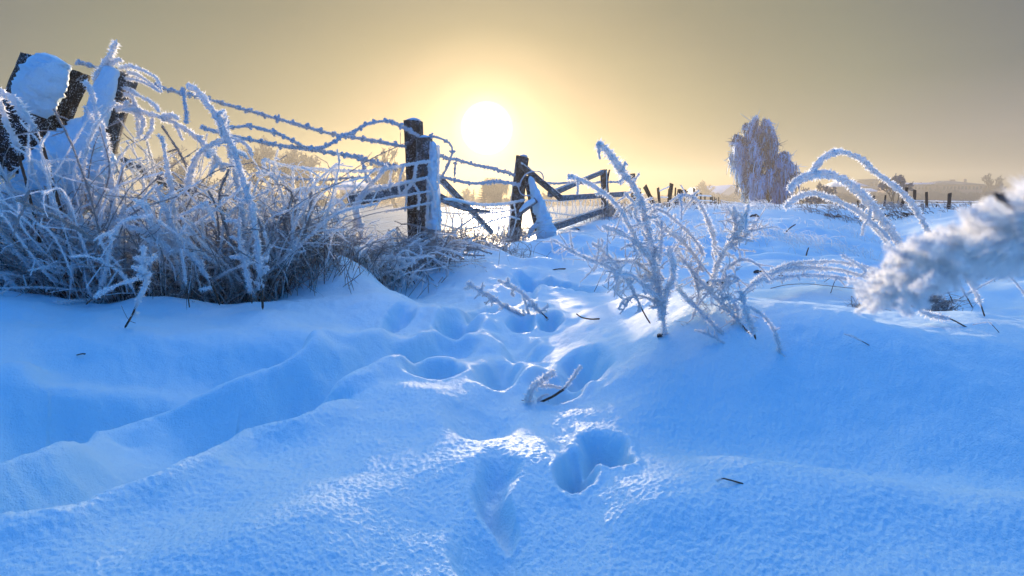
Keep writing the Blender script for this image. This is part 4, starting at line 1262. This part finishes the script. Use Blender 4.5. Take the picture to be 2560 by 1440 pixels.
for (a, b_, lab) in (((1415, 672), (1372, 678), 'thin dark twig on the sunlit snow left of the weeds'), ((1450, 576), (1438, 572), 'tiny dark twig on the snow under the lowest rail'), ((215, 885), (190, 888), 'dark twig end poking from the snow in the left foreground'),
                     ((1975, 692), (1945, 689), 'flat dark twig on the snow before the fallen blades'), ((2015, 640), (2022, 618), 'thin twig standing on the crest right of the sprawling weed'), ((1960, 585), (1990, 560), 'thin twig leaning on the far crest left of the arches')):
    q_ = gnd(*a)
    y = q_[1] - .02
    stalk('small_twig', lab, 'twig', [([a, ((a[0] + b_[0]) / 2, (a[1] + b_[1]) / 2 - 2), b_], y, y, 2.6, K(bare=.8, stem=.7, jag=.4))])
# dark tuft under the clump
bush('grass_tussock', 'dark frosted tussock in the hollow at the foot of the arching stalks', 'grass tussock', gc[0], gc[1] + .02, .22, .12, 46, .20, .005, spread=.5, twigs=2, twl=.04, seed=210, fill=520, fillh=.17)
bush('grass_tussock', 'smaller dark tuft left of the tussock under the arching stalks', 'grass tussock', gnd(2165, 772)[0], gnd(2165, 772)[1], .06, .05, 8, .07, .004, seed=211, fill=110, fillh=.07, spread=.6, twigs=1)

# ================================================================== TWIGS IN THE CENTRE
y = gnd(1328, 1012)[1]
stalk('forked_twig', 'frost-crusted twig with a dark curved fork over the hoof print', 'twig', [
    ([(1316, 1008), (1322, 985), (1338, 960), (1360, 944), (1388, 924)], y, y, 11, K(tip=.95, jag=.8, dens=1.4)),
    ([(1336, 1012), (1360, 1002), (1385, 990), (1410, 973), (1430, 948), (1454, 914)], y, y - .02, 6, K(bare=.5, stem=.5, off=(0, 0, .2), tip=1.1)),
    ([(1350, 966), (1375, 963), (1404, 970)], y, y, 5, K()), ([(1342, 1004), (1356, 990), (1374, 985)], y, y, 4, K()), ([(1302, 1000), (1325, 1004), (1338, 1000)], y, y, 1.8, K(bare=.5)), ([(1372, 1005), (1368, 996)], y, y, 1.4, K(bare=.5))])
y = gnd(1365, 800)[1]
stalk('forked_twig', 'pair of frost-covered twigs lying up left in the sunlit middle of the tracks', 'twig', [
    ([(1332, 800), (1300, 785), (1265, 770), (1235, 748), (1215, 735), (1190, 722), (1166, 703)], y + .03, y + .2, 8, K(bare=.06, twigs=12, twl=.08, dens=1.2, tip=1.0)),
    ([(1372, 799), (1345, 775), (1325, 752), (1300, 728), (1275, 713), (1243, 699)], y, y + .15, 7.5, K(bare=.1, twigs=9, twl=.08, dens=1.1)), ([(1325, 795), (1318, 770), (1310, 745)], y + .05, y + .1, 4, K(twigs=3, twl=.05)), ([(1362, 815), (1368, 800), (1372, 792)], y, y, 1.6, K(bare=.5))])
y = gnd(1460, 700)[1]

# ================================================================== NEAR BLURRED PLUME at the right edge
gf, gs = Geo(), Geo()
P = np.array([at(2700, 520, .20), at(2570, 585, .215), at(2450, 615, .235), at(2350, 645, .255), at(2290, 675, .275), at(2245, 712, .30), at(2215, 742, .33)])
C, u = smoothpath(P, .0016)
k = np.arange(0, len(u) + 10, 10)
rad = np.interp(u, [0, .2, .4, .6, .8, 1], [.0215, .0190, .0145, .0125, .0100, .0070]) * (1 + .22 * np.interp(np.arange(len(u)), k, rng.uniform(-1, 1, len(k))))
tube(gf, C, rad * .33, 14, .9)
crystals(gf, C, rad * .68, 26000, .45, .04)
for Pq, r2 in side_twigs(C, rad, 300, .018, .0021, 0.04, 1.0):
    Cq, uq = smoothpath(Pq, .0014)
    tube(gf, Cq, r2 * .6 * (1 - .4 * uq), 7, .9)
    crystals(gf, Cq, r2 * 1.2, 300, 1.1, .12)
tube(gs, C, .0016, 6)
Cg, ug = smoothpath([C[0], C[0] + [.09, .03, -.02], [.47, .30, .42], [.52, .36, .18], [.54, .40, hz(.54, .40) - .05]], .006)
tube(gs, Cg, .0019, 6)
tube(gf, Cg, .0032, 7, .8, off=(0, 0, -.3))
for i in range(11):
    j = int(rng.uniform(.02, .98) * (len(C) - 2))
    d = rng.normal(0, 1, 3)
    d[1] = -abs(d[1]) * 1.0
    d[2] = abs(d[2]) * .9
    d /= np.linalg.norm(d)
    tube(gs, np.array([C[j], C[j] + d * rad[j] * .8, C[j] + d * rad[j] * 1.02]), .0011, 5, close=False)
    tube(gs, np.array([C[j] + d * rad[j] * .6, C[j] + d * rad[j] * .95, C[j] + d * rad[j] * 1.12]), np.array([.0006, .0016, .0004]), 6)
o = thing('frosted_plume', 'large out-of-focus frosted grass plume close to the lens at the right edge', 'grass plume', C[0])
gf.build('frost_coat', M_FROST, o)
gs.build('stem', M_STEM, o)


# ================================================================== GRASS TUFTS, MIDDLE DISTANCE
def tuft(label, px, py, n, L, r, lean=(0, 0), seed=0, m=None, wid=.5, name='grass_tussock', group='frosted grass on the banks', base=None):
    rg = np.random.default_rng(seed)
    p = gnd(px, py) if base is None else np.array(base)
    g = Geo()
    for k in range(n):
        x, y_ = p[0] + rg.normal(0, wid), p[1] + rg.normal(0, wid * .5)
        z = hz(x, y_) - .02
        l = L * rg.uniform(.4, 1.1)
        d = np.array([lean[0] + rg.normal(0, .35), lean[1] + rg.normal(0, .3), 1.0])
        d = d / np.linalg.norm(d) * l
        b = np.array([d[0] * .9, d[1] * .5, -.35 * l * rg.uniform(.2, 1)])
        C, u_ = smoothpath([[x, y_, z], np.array([x, y_, z]) + d * .6, np.array([x, y_, z]) + d + b], .05)
        tube(g, C, r * (1.1 - .5 * u_), 4, .6)
    if wid >= .45:
        return tag(g.build('frosted_grass', m or M_FROST), label, None, None, 'stuff')
    return tag(g.build(name, m or M_FROST), label, 'grass', group)


tuft('frosted grass tussock bowing left on the crest at the foot of the birch', 1887, 524, 120, .38, .006, (-.5, 0), 1, wid=.5)
tuft('sparse frosted grass on the crest between the far row and the birch', 1830, 524, 90, .26, .007, (-.3, 0), 2, wid=1.2)
tuft('frosted grass fringe along the far crest under the right bank posts', 2250, 520, 190, .32, .008, (-.3, 0), 3, M_STRAW, wid=2.0)
tuft('brownish frosted grass at the foot of the right bank posts', 2200, 528, 150, .30, .008, (-.6, 0), 4, M_STRAW, wid=1.0)
tuft('fine frosted grass in the dip behind the nearest right crest', 2170, 600, 110, .22, .004, (0, 0), 5, wid=.6)
tuft('sparse thin frosted blades on the slope right of the arches', 2240, 560, 60, .22, .004, (-.4, 0), 6, wid=1.0)
tuft('short dark stubble showing through the snow at the right edge', 2500, 668, 330, .085, .0024, (0, 0), 7, M_DARK, wid=.5)
tuft('frosted grass at the foot of the small upright posts', 1760, 522, 120, .3, .008, (-.4, 0), 8, wid=1.6)
tuft('frosted grass at the foot of the leaning posts of the far row', 1660, 522, 110, .28, .006, (.2, 0), 9, M_STRAW, wid=.8)
tuft('frosted grass along the lowest rail', 1440, 556, 130, .22, .004, (.1, 0), 10, M_STRAW, wid=.7)
tuft('frosted grass in the sunlit gap under the netting', 1180, 604, 200, .26, .004, (.2, 0), 11, M_STRAW, wid=.45)
tuft('frosted dark tussock on the slope right of the arches', 2275, 540, 60, .16, .008, (-.7, 0), 12, M_DARK, wid=.2)
tuft('dark tussock on the slope left of the crooked post', 2218, 543, 60, .14, .008, (-.7, 0), 13, M_DARK, wid=.16)
tuft('fine frosted grass blades behind the tall branching weed', 1760, 600, 130, .28, .0046, (-.3, 0), 15, wid=.7)
tuft('sparse frosted blades on the ridges left of the arches', 1950, 590, 120, .26, .0046, (-.4, 0), 16, wid=.8)
tuft('thin frosted blades on the snow before the birch', 1850, 560, 70, .26, .005, (.2, 0), 17, wid=1.2)
tuft('fine frosted blades on the slope under the arches', 2060, 620, 120, .24, .0042, (-.3, 0), 18, wid=.5)
tuft('brownish frosted blades along the foot of the right bank', 2160, 545, 120, .28, .006, (-.6, 0), 19, M_STRAW, wid=1.2)
tuft('frosted blades in the snow beyond the fallen ones', 2000, 700, 26, .16, .003, (-.8, 0), 20, wid=.45)
tuft('frosted blades on the slope at the right edge', 2450, 620, 70, .14, .003, (-.6, 0), 21, wid=.8)


# ================================================================== DISTANT TREES
def grow(g, p, d, L, r, depth, rg, fan=.5, up=.12, droop=0.0, kids=3, steps=3, shrink=.72, out=None, minr=.01):
    """recursive limbs; returns end points"""
    P = [p]
    q_ = p.copy()
    dd_ = d.copy()
    for s in range(steps):
        dd_ = dd_ + rg.normal(0, .13, 3) + np.array([0, 0, up - droop])
        dd_ /= np.linalg.norm(dd_)
        q_ = q_ + dd_ * L / steps
        P.append(q_)
    C = np.array(P)
    rr_ = np.maximum(np.linspace(r, r * .62, len(C)), minr)
    tube(g[0] if depth > 2 else g[1], C, rr_, 5 if depth > 2 else 3, close=False)
    if out is not None:
        out.append((q_, dd_, depth))
    if depth <= 0:
        return
    for k in range(kids + (rg.random() < .5)):
        j = rg.uniform(.35, 1.0)
        o_ = C[0] + (C[-1] - C[0]) * j if j < .9 else C[-1]
        i = min(int(j * steps), steps - 1)
        o_ = C[i] + (C[i + 1] - C[i]) * (j * steps - i)
        nd = dd_ + rg.normal(0, fan, 3)
        nd /= np.linalg.norm(nd)
        grow(g, o_, nd, L * shrink * rg.uniform(.75, 1.15), max(r * .55, minr), depth - 1, rg, fan, up, droop, kids, steps, shrink, out, minr)


def tree(label, px, base_py, top_py, y, depth=6, fan=.5, seed=0, name='bare_tree', trunks=1, group='bare frosted trees beyond the field', kids=3, minr=.03, up=.1, cm=None, spread=.25, L0=.34, droop=0.0):
    rg = np.random.default_rng(seed)
    b = at(px, base_py, y)
    b[2] = min(b[2], 0.6)
    b[2] = float(macro(b[0], b[1])) - .1
    Hh = (at(px, top_py, y)[2] - b[2]) * (1.14 if depth > 5 else 1.0)
    g0, g1 = Geo(), Geo()
    for k in range(trunks):
        d = np.array([rg.normal(0, spread), rg.normal(0, spread), 1.0])
        d /= np.linalg.norm(d)
        grow((g0, g1), b + [rg.normal(0, .15 * trunks), 0, 0], d, Hh * L0, Hh * .022, depth, rg, fan, up, droop, kids, 3, .74, None, minr)
    o = thing(name, label, 'tree', b, group)
    g0.build('trunk', M_BARK, o)
    if g1.v:
        g1.build('crown', cm or M_FROST_FAR, o)
    return o


tree('broad bare tree behind the left end of the netting', 640, 515, 362, 95, 8, .42, 301, minr=.05, trunks=3, kids=2, spread=.3)
tree('wide many-stemmed bare tree between the netting and the barbed wires', 730, 515, 375, 98, 8, .34, 302, minr=.05, trunks=3, kids=2, spread=.2, up=.16)
tree('bare tree right of the wide many-stemmed one', 785, 515, 385, 96, 8, .42, 303, minr=.05, trunks=2, kids=2, spread=.3)
tree('bare tree just left of the tall dark post', 988, 515, 384, 92, 8, .40, 304, minr=.05, trunks=3, kids=2, spread=.3)
tree('bare tree seen through the left thicket', 405, 515, 368, 90, 7, .45, 305, minr=.05, trunks=3, kids=2, spread=.3)
tree('low bushy tree behind the left thicket', 545, 515, 420, 90, 6, .5, 306, minr=.05, trunks=4, kids=2, spread=.5)
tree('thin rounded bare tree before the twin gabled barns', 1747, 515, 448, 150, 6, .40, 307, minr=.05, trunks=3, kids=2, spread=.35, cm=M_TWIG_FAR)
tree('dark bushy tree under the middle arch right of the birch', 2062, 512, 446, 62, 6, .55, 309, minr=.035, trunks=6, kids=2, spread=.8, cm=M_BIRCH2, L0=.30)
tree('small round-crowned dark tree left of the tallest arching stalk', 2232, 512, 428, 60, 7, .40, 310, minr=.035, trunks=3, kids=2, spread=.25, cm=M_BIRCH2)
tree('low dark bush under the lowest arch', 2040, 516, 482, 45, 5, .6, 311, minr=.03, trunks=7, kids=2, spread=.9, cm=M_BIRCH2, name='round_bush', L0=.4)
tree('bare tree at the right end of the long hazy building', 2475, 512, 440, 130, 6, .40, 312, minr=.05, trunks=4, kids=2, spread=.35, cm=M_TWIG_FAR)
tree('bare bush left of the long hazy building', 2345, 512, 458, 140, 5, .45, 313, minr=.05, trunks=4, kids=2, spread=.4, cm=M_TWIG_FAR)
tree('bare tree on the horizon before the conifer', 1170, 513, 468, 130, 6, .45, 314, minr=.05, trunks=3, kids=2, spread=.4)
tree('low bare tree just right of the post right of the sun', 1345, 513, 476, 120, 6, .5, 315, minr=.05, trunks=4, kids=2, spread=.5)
for i, (px, top, y) in enumerate([(690, 455, 92), (850, 478, 92), (930, 470, 100), (600, 470, 88), (480, 480, 88), (1120, 482, 130), (1290, 478, 120)]):
    tree(['frosted bush at the foot of the broad bare trees', 'frosted bush before the pale house', 'frosted bush right of the pale house', 'frosted bush left of the broad bare tree', 'frosted bush deep behind the left thicket', 'hazy bush right of the split post', 'hazy bush left of the post right of the sun'][i],
         px, 515, top, y, 5, .55, 330 + i, name='round_bush', trunks=7, kids=2, spread=.8, minr=.06, group='round frosted bushes on the horizon', L0=.4)


def hedge(label, x0, x1, top, y, seed, m, n=None, name='hedge', jit=8):
    """a mass of bushes on the horizon, built of thousands of short twigs"""
    rg = np.random.default_rng(seed)
    g = Geo()
    n = n or int((x1 - x0) * 34)
    V, Q = [], []
    for k in range(n):
        px = rg.uniform(x0, x1)
        yy = y + rg.normal(0, 4)
        envelope = top + jit * (float(pn(px * .035, seed)) + .5 * float(pn(px * .12, seed + 1)))
        b = at(px, 516, yy)
        ztop = at(px, envelope, yy)[2]
        z = -.2 + (ztop + .2) * rg.uniform(0, 1) ** .8
        c = np.array([b[0], yy, z])
        d = rg.normal(0, .5, 3) + [0, 0, .7]
        d = d / np.linalg.norm(d) * rg.uniform(.3, .9)
        w = np.cross(d, rg.normal(0, 1, 3))
        w = w / np.linalg.norm(w) * .045
        w2 = np.cross(d, w)
        w2 = w2 / np.linalg.norm(w2) * .045
        i = len(V)
        V += [c + w, c - .5 * w + .87 * w2, c - .5 * w - .87 * w2, c + d]
        Q += [[i, i + 1, i + 3], [i + 1, i + 2, i + 3], [i + 2, i, i + 3]]
    g.add(V, t=Q)
    return tag(g.build(name, m), label, None, None, 'stuff')


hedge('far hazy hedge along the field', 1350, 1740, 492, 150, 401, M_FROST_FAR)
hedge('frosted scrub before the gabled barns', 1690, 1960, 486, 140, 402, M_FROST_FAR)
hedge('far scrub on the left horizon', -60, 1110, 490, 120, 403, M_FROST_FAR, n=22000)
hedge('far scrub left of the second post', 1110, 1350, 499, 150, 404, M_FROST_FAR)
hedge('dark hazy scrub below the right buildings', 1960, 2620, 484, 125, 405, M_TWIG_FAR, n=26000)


# weeping birch
def weeping(label, px, base_py, y, limbs, hang, n, seed, name='weeping_birch', minr=.012, m=M_BIRCH, m2=M_BIRCH2, group=None, tr=9):
    """limbs: list of pixel polylines from the trunk; curtains of fine strands hang from them"""
    rg = np.random.default_rng(seed)
    g0, g1, g2 = Geo(), Geo(), Geo()
    b = at(px, base_py, y)
    b[2] = float(macro(b[0], b[1])) - .15
    anchors = []
    for i, pts in enumerate(limbs):
        off = rg.uniform(-1, 1) * rp(50, y) if i else 0
        P = np.array([at(a, c, y + off * (k / (len(pts) - 1))) for k, (a, c) in enumerate(pts)])
        if i == 0:
            P[0] = b
        C, u = smoothpath(P, .25)
        tube(g0, C, np.maximum(rp(tr if i == 0 else 3.2, y) * (1 - .8 * u), .02), 7, close=False)
        for k in range(3, len(C)):
            anchors.append((C[k], u[k], i))
    sub = []
    for (c, u, i) in anchors:
        for s in range(5):
            a = rg.uniform(0, 2 * np.pi)
            d = np.array([math.cos(a), math.sin(a), rg.uniform(.1, .9)])
            L = rp(rg.uniform(5, 21), y)
            P = [c, c + d * L * .6 + [0, 0, L * .12], c + d * L + [0, 0, -L * .25]]
            C, uu = smoothpath(P, L * .2)
            tube(g0, C, np.maximum(rp(.7, y) * (1 - uu), minr), 3, close=False)
            sub += [C[j] for j in range(1, len(C))]
    sub = np.array(sub)
    idx = rg.integers(0, len(sub), n)
    for k in range(n):
        c = sub[idx[k]]
        L = rp(hang, y) * rg.uniform(.3, 1.2)
        L = min(L, max(.2, c[2] - b[2] - .2))
        sw = rg.normal(0, .16, 2)
        C = np.array([c, c + [sw[0] * L * .5, sw[1] * L * .5, -L * .3], c + [sw[0] * L * .8, sw[1] * L * .8, -L * .68], c + [sw[0] * L, sw[1] * L, -L]]) + rg.normal(0, minr * 2, (4, 3))
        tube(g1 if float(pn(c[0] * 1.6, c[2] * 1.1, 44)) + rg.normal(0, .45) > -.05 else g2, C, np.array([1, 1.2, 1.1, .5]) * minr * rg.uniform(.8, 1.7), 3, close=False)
        if rg.random() < .16:
            e = c + np.array([rg.normal(0, .5), rg.normal(0, .5), rg.uniform(-.1, .7)]) * rp(16, y) * .5
            tube(g2 if rg.random() < .5 else g1, np.array([c, (c + e) / 2 + [0, 0, .03], e]), np.array([1.2, 1.1, .7]) * minr, 3, close=False)
        # little side shoots
        if rg.random() < .35:
            e = C[1] + rg.normal(0, .3, 3) * L * .5
            tube(g2, np.array([C[1], (C[1] + e) / 2, e - [0, 0, L * .1]]), np.array([1, 1, .6]) * minr, 3, close=False)
    o = thing(name, label, 'tree', b, group)
    g0.build('trunk', M_BARK, o)
    cr = g1.build('crown', m, o)
    g2.build('dark_twigs', m2, o)
    return o


ENV = [(292, 1882, 1912), (305, 1862, 1932), (325, 1846, 1944), (345, 1828, 1950), (380, 1830, 1962), (400, 1831, 1980), (430, 1833, 1998), (460, 1842, 1994), (490, 1862, 1986), (510, 1880, 1976)]


def birch(label, y, n_br, seed):
    rg = np.random.default_rng(seed)
    g0, g1, g2 = Geo(), Geo(), Geo()
    b = at(1915, 520, y)
    b[2] = float(macro(b[0], b[1])) - .15
    TR = [(1915, 522), (1909, 470), (1901, 420), (1894, 360), (1890, 312)]
    C, u = smoothpath([at(a, c, y) for a, c in TR], .2)
    C[0] = b
    tube(g0, C, np.maximum(rp(8, y) * (1 - .85 * u), .03), 8, close=False)
    mr = .0145
    for k in range(n_br):
        py = rg.uniform(294, 498)
        lo, hi = np.interp(py, [e[0] for e in ENV], [e[1] for e in ENV]), np.interp(py, [e[0] for e in ENV], [e[2] for e in ENV])
        lo += 13 * float(pn(py * .07, 3.3, 71)) - (7 if rg.random() < .12 else 0)
        hi += 14 * float(pn(py * .06, 9.1, 72)) + (8 if rg.random() < .12 else 0)
        uu = rg.uniform(-1, 1)
        uu = np.sign(uu) * abs(uu) ** .62
        px = (lo + hi) / 2 + uu * (hi - lo) / 2 * rg.uniform(.8, 1.13)
        dy = rg.uniform(-1, 1) * math.sqrt(max(0, 1 - uu * uu)) * rp((hi - lo) / 2, y)
        p0y = min(512, py + 26 + abs(uu) * 55)
        tx = np.interp(p0y, [312, 360, 420, 470, 522], [1890, 1894, 1901, 1909, 1915])
        P = [at(tx, p0y, y), at(tx + (px - tx) * .5, py + 2 + (p0y - py) * .22, y + dy * .5), at(tx + (px - tx) * .85, py - 3, y + dy * .85), at(px, py + rg.uniform(4, 16), y + dy)]
        C, u = smoothpath(P, .12)
        tube(g0, C, np.maximum(.035 * (1 - u), mr), 4, close=False)
        tone = rg.random()
        for q in range(int(len(C) * rg.uniform(2.0, 6.5))):
            i = int(len(C) * rg.uniform(.42, 1.0)) - 1
            c = C[max(i, 1)] + rg.normal(0, .05, 3)
            L = min(rp(30, y) * rg.uniform(.2, 1.3) * (.5 + tone), max(.15, c[2] - b[2] - .1))
            sw = rg.normal(0, .09, 2) + [np.sign(uu) * .08, 0]
            S = np.array([c, c + [sw[0] * L * .7, sw[1] * L * .6, -L * .25], c + [sw[0] * L * .9, sw[1] * L, -L * .65], c + [sw[0] * L, sw[1] * L, -L]]) + rg.normal(0, mr * 2.2, (4, 3))
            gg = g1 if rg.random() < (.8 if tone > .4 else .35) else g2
            tube(gg, S, np.array([.9, 1.2, 1.1, .5]) * mr * rg.uniform(.8, 1.8), 3, close=False)
            if rg.random() < .5:
                e = S[1] + rg.normal(0, .22, 3) * L
                tube(gg, np.array([S[1], (S[1] + e) / 2, e]), np.array([1, 1, .6]) * mr, 3, close=False)
        if True:
            for q in range(4):
                e = C[-1] + rg.normal(0, .20, 3) + [np.sign(uu) * .12, 0, .06]
                tube(g2 if tone < .5 else g1, np.array([C[-2], (C[-1] + e) / 2 + [0, 0, .04], e]), np.array([1.3, 1.1, .6]) * mr, 3, close=False)
    o = thing('weeping_birch', label, 'tree', b)
    g0.build('trunk', M_BARK, o)
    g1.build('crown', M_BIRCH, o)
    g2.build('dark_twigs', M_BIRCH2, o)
    return o


birch('big weeping birch white with rime, alone on the right against the sky', 38, 170, 501)
weeping('pale weeping tree glowing in the haze just right of the conifer', 1240, 513, 105,
        [[(1236, 513), (1237, 490), (1236, 470), (1234, 452)], [(1237, 490), (1250, 470), (1258, 462)], [(1237, 490), (1222, 470), (1215, 460)], [(1236, 478), (1245, 462), (1248, 455)], [(1236, 478), (1226, 462), (1224, 455)]], 22, 1500, 502, minr=.03, m=M_FROST_FAR, m2=M_FROST_FAR, name='weeping_tree', tr=2.2)
# conifer
rg = np.random.default_rng(9)
yc_ = 108
b = at(1208, 513, yc_)
top = at(1214, 448, yc_)
o = thing('conifer', 'ragged dark conifer in the haze between the split post and the next', 'tree', [b[0], b[1], 0])
g0, g1 = Geo(), Geo()
C, u = smoothpath([[b[0], yc_, -.2], top], .4)
tube(g0, C, .18 * (1 - .8 * u) + .02, 6, close=False)
for k in range(34):
    z = .12 + .86 * k / 33
    c = C[int(z * (len(C) - 1))]
    for s in range(5):
        a = rg.uniform(0, 2 * np.pi)
        L = (1.25 - z) * 1.9 * rg.uniform(.5, 1.15)
        P = np.array([c, c + [math.cos(a) * L * .6, math.sin(a) * L * .6, -.05 * L], c + [math.cos(a) * L, math.sin(a) * L, .1 * L]])
        tube(g0, P, np.array([.04, .03, .02]), 3, close=False)
        Cq, uq = smoothpath(P, .12)
        crystals(g1, Cq, .22 * (1.1 - uq), 26, 1.0, .35)
g0.build('trunk', M_BARK, o)
g1.build('crown', M_TWIG_FAR, o)

# ================================================================== DISTANT BUILDINGS
M_BRICK = plain_mat('brick_wall', (0.20, 0.13, 0.11), .9, .2, 1)
M_RENDER = plain_mat('rendered_wall', (0.42, 0.38, 0.33), .9, .15, .6)
M_ROOFSNOW = plain_mat('snowy_roof', (0.72, 0.75, 0.80), .8, .08, .6)
M_ROOFDARK = plain_mat('bare_roof', (0.14, 0.13, 0.14), .9, .2, 1)
M_PANE = plain_mat('dark_pane', (0.03, 0.035, 0.045), .25, .2, 1)


def boxv(x0, x1, y0, y1, z0, z1):
    v = [(x, y, z) for x in (x0, x1) for y in (y0, y1) for z in (z0, z1)]
    return v, [(0, 1, 3, 2), (4, 6, 7, 5), (0, 4, 5, 1), (2, 3, 7, 6), (0, 2, 6, 4), (1, 5, 7, 3)]


def building(name, label, px0, px1, eave, ridge, y, depth, wall, roof, kind='gable_side', storeys=2, nwin=6, chim=(), group='hazy buildings on the horizon', inset=None, cap=None):
    """px0..px1 wall, eave and ridge heights in photo pixels; real boxes at distance y"""
    x0, x1 = at(px0, 500, y)[0], at(px1, 500, y)[0]
    ze, zr = at((px0 + px1) / 2, eave, y)[2], at((px0 + px1) / 2, ridge, y)[2]
    o = thing(name, label, 'building', ((x0 + x1) / 2, y, 0), group)
    g = Geo()
    g.add(*boxv(x0, x1, y, y + depth, -.3, ze))
    if kind == 'gable_front':
        xm = (x0 + x1) / 2
        g.add([(x0, y, ze), (x1, y, ze), (xm, y, zr), (x0, y + depth, ze), (x1, y + depth, ze), (xm, y + depth, zr)], t=[(0, 1, 2), (3, 5, 4)])
    if kind == 'gable_side':
        ym = y + depth / 2
        g.add([(x0, y, ze), (x0, y + depth, ze), (x0, ym, zr), (x1, y, ze), (x1, y + depth, ze), (x1, ym, zr)], t=[(0, 2, 1), (3, 4, 5)])
    g.build('wall', wall, o)
    g = Geo()
    e, th_ = .35, .22

    def slab(a, b, c, d):
        a, b, c, d = map(lambda q: np.array(q, float), (a, b, c, d))
        nrm = np.cross(b - a, d - a)
        nrm = nrm / np.linalg.norm(nrm) * th_
        if nrm[2] < 0:
            nrm = -nrm
        g.add([a, b, c, d, a + nrm, b + nrm, c + nrm, d + nrm], [(0, 1, 2, 3), (4, 5, 6, 7), (0, 1, 5, 4), (1, 2, 6, 5), (2, 3, 7, 6), (3, 0, 4, 7)])
    if kind == 'gable_front':
        xm = (x0 + x1) / 2
        slab((x0 - e, y - e, ze - .1), (xm, y - e, zr), (xm, y + depth + e, zr), (x0 - e, y + depth + e, ze - .1))
        slab((x1 + e, y - e, ze - .1), (xm, y - e, zr), (xm, y + depth + e, zr), (x1 + e, y + depth + e, ze - .1))
    elif kind == 'gable_side':
        ym = y + depth / 2
        slab((x0 - e, y - e, ze - .1), (x1 + e, y - e, ze - .1), (x1 + e, ym, zr), (x0 - e, ym, zr))
        slab((x0 - e, y + depth + e, ze - .1), (x1 + e, y + depth + e, ze - .1), (x1 + e, ym, zr), (x0 - e, ym, zr))
    elif kind == 'hip':
        k = (x1 - x0) * .3 if inset is None else inset
        ym = y + depth / 2
        a, b, c, d = (x0 - e, y - e, ze), (x1 + e, y - e, ze), (x1 + e, y + depth + e, ze), (x0 - e, y + depth + e, ze)
        r0_, r1_ = (x0 + k, ym, zr), (x1 - k, ym, zr)
        g.add([a, b, c, d, r0_, r1_], [(0, 1, 5, 4), (2, 3, 4, 5), (3, 2, 1, 0)], [(1, 2, 5), (3, 0, 4)])
    else:
        g.add(*boxv(x0 - .2, x1 + .2, y - .2, y + depth + .2, ze + .003, zr))
    rf_ = g.build('roof', roof, o)
    if nwin:
        hgt = ze / storeys
        for s in range(storeys):
            for i in range(nwin):
                wx = x0 + (x1 - x0) * (i + .5) / nwin
                ww = min(.55, (x1 - x0) / nwin * .25)
                g = Geo()
                g.add(*boxv(wx - ww, wx + ww, y - .05, y + .1, s * hgt + hgt * .35, s * hgt + hgt * .78))
                g.build('window', M_PANE, o)
    for (cx_, w_, cz) in chim:
        g = Geo()
        xc = at(cx_, 500, y)[0]
        hw = rp(w_, y) / 2
        g.add(*boxv(xc - hw, xc + hw, y + depth * .4, y + depth * .4 + hw * 2, ze + .05, at(cx_, cz, y)[2]))
        ch = g.build('chimney', M_BRICK, o)
    return o


building('house', 'pale house with a snowy roof in the golden haze left of the double post', 850, 908, 474, 456, 150, 8, M_RENDER, M_ROOFSNOW, 'gable_side', 2, 4)
building('barn', 'left gable of the twin barns in the haze left of the birch', 1763, 1800, 486, 465, 175, 22, M_RENDER, M_ROOFSNOW, 'gable_front', 1, 0)
building('barn', 'right gable of the twin barns in the haze left of the birch', 1800, 1852, 487, 463, 165, 25, M_RENDER, M_ROOFSNOW, 'gable_front', 1, 0)
building('villa', 'tall hazy house with chimneys and a snowy hipped roof under the arching stalks', 2110, 2168, 466, 446, 140, 12, M_BRICK, M_ROOFSNOW, 'hip', 3, 5, [(2120, 3, 444), (2144, 3, 445), (2153, 2.5, 447), (2161, 5, 449)])
building('tower_block', 'flat-topped hazy block beside the house with chimneys', 2170, 2192, 450, 447, 146, 10, M_BRICK, M_ROOFDARK, 'flat', 3, 2)
building('annex', 'low snowy-roofed annex below the house with chimneys', 2158, 2186, 478, 472, 134, 5, M_BRICK, M_ROOFSNOW, 'gable_side', 1, 2)
building('long_house', 'long hazy flat-roofed building right of the tallest arching stalk', 2256, 2334, 461, 457, 150, 12, M_BRICK, M_ROOFSNOW, 'flat', 3, 9, [(2286, 1.5, 454), (2332, 3, 453)])
building('apartment_building', 'long hazy building with a snowy raised roof at the far right', 2352, 2462, 462, 449, 145, 14, M_BRICK, M_ROOFDARK, 'hip', 3, 12, [(2452, 5, 445), (2420, 10, 446.5), (2400, 4, 450)], inset=4.0)

# ================================================================== HAZE
me = bpy.data.meshes.new('haze')
v, f_ = boxv(-190, 190, -25, 205, -2.0, 11.8)
me.from_pydata(v, [], f_)
hz_o = bpy.data.objects.new('haze', me)
COL.objects.link(hz_o)
m, t = mat('haze_air')
pv = t.n('ShaderNodeVolumePrincipled')
pv.inputs['Color'].default_value = (0.93, 0.90, 0.84, 1)
pv.inputs['Density'].default_value = 0.0027
pv.inputs['Anisotropy'].default_value = 0.45
oo = t.n('ShaderNodeOutputMaterial')
t.l(pv.outputs[0], oo.inputs['Volume'])
me.materials.append(m)
tag(hz_o, kind='stuff')
hz_o['label'] = 'thin golden morning haze'

for o in bpy.data.objects:
    if '_o' in o:
        del o['_o']
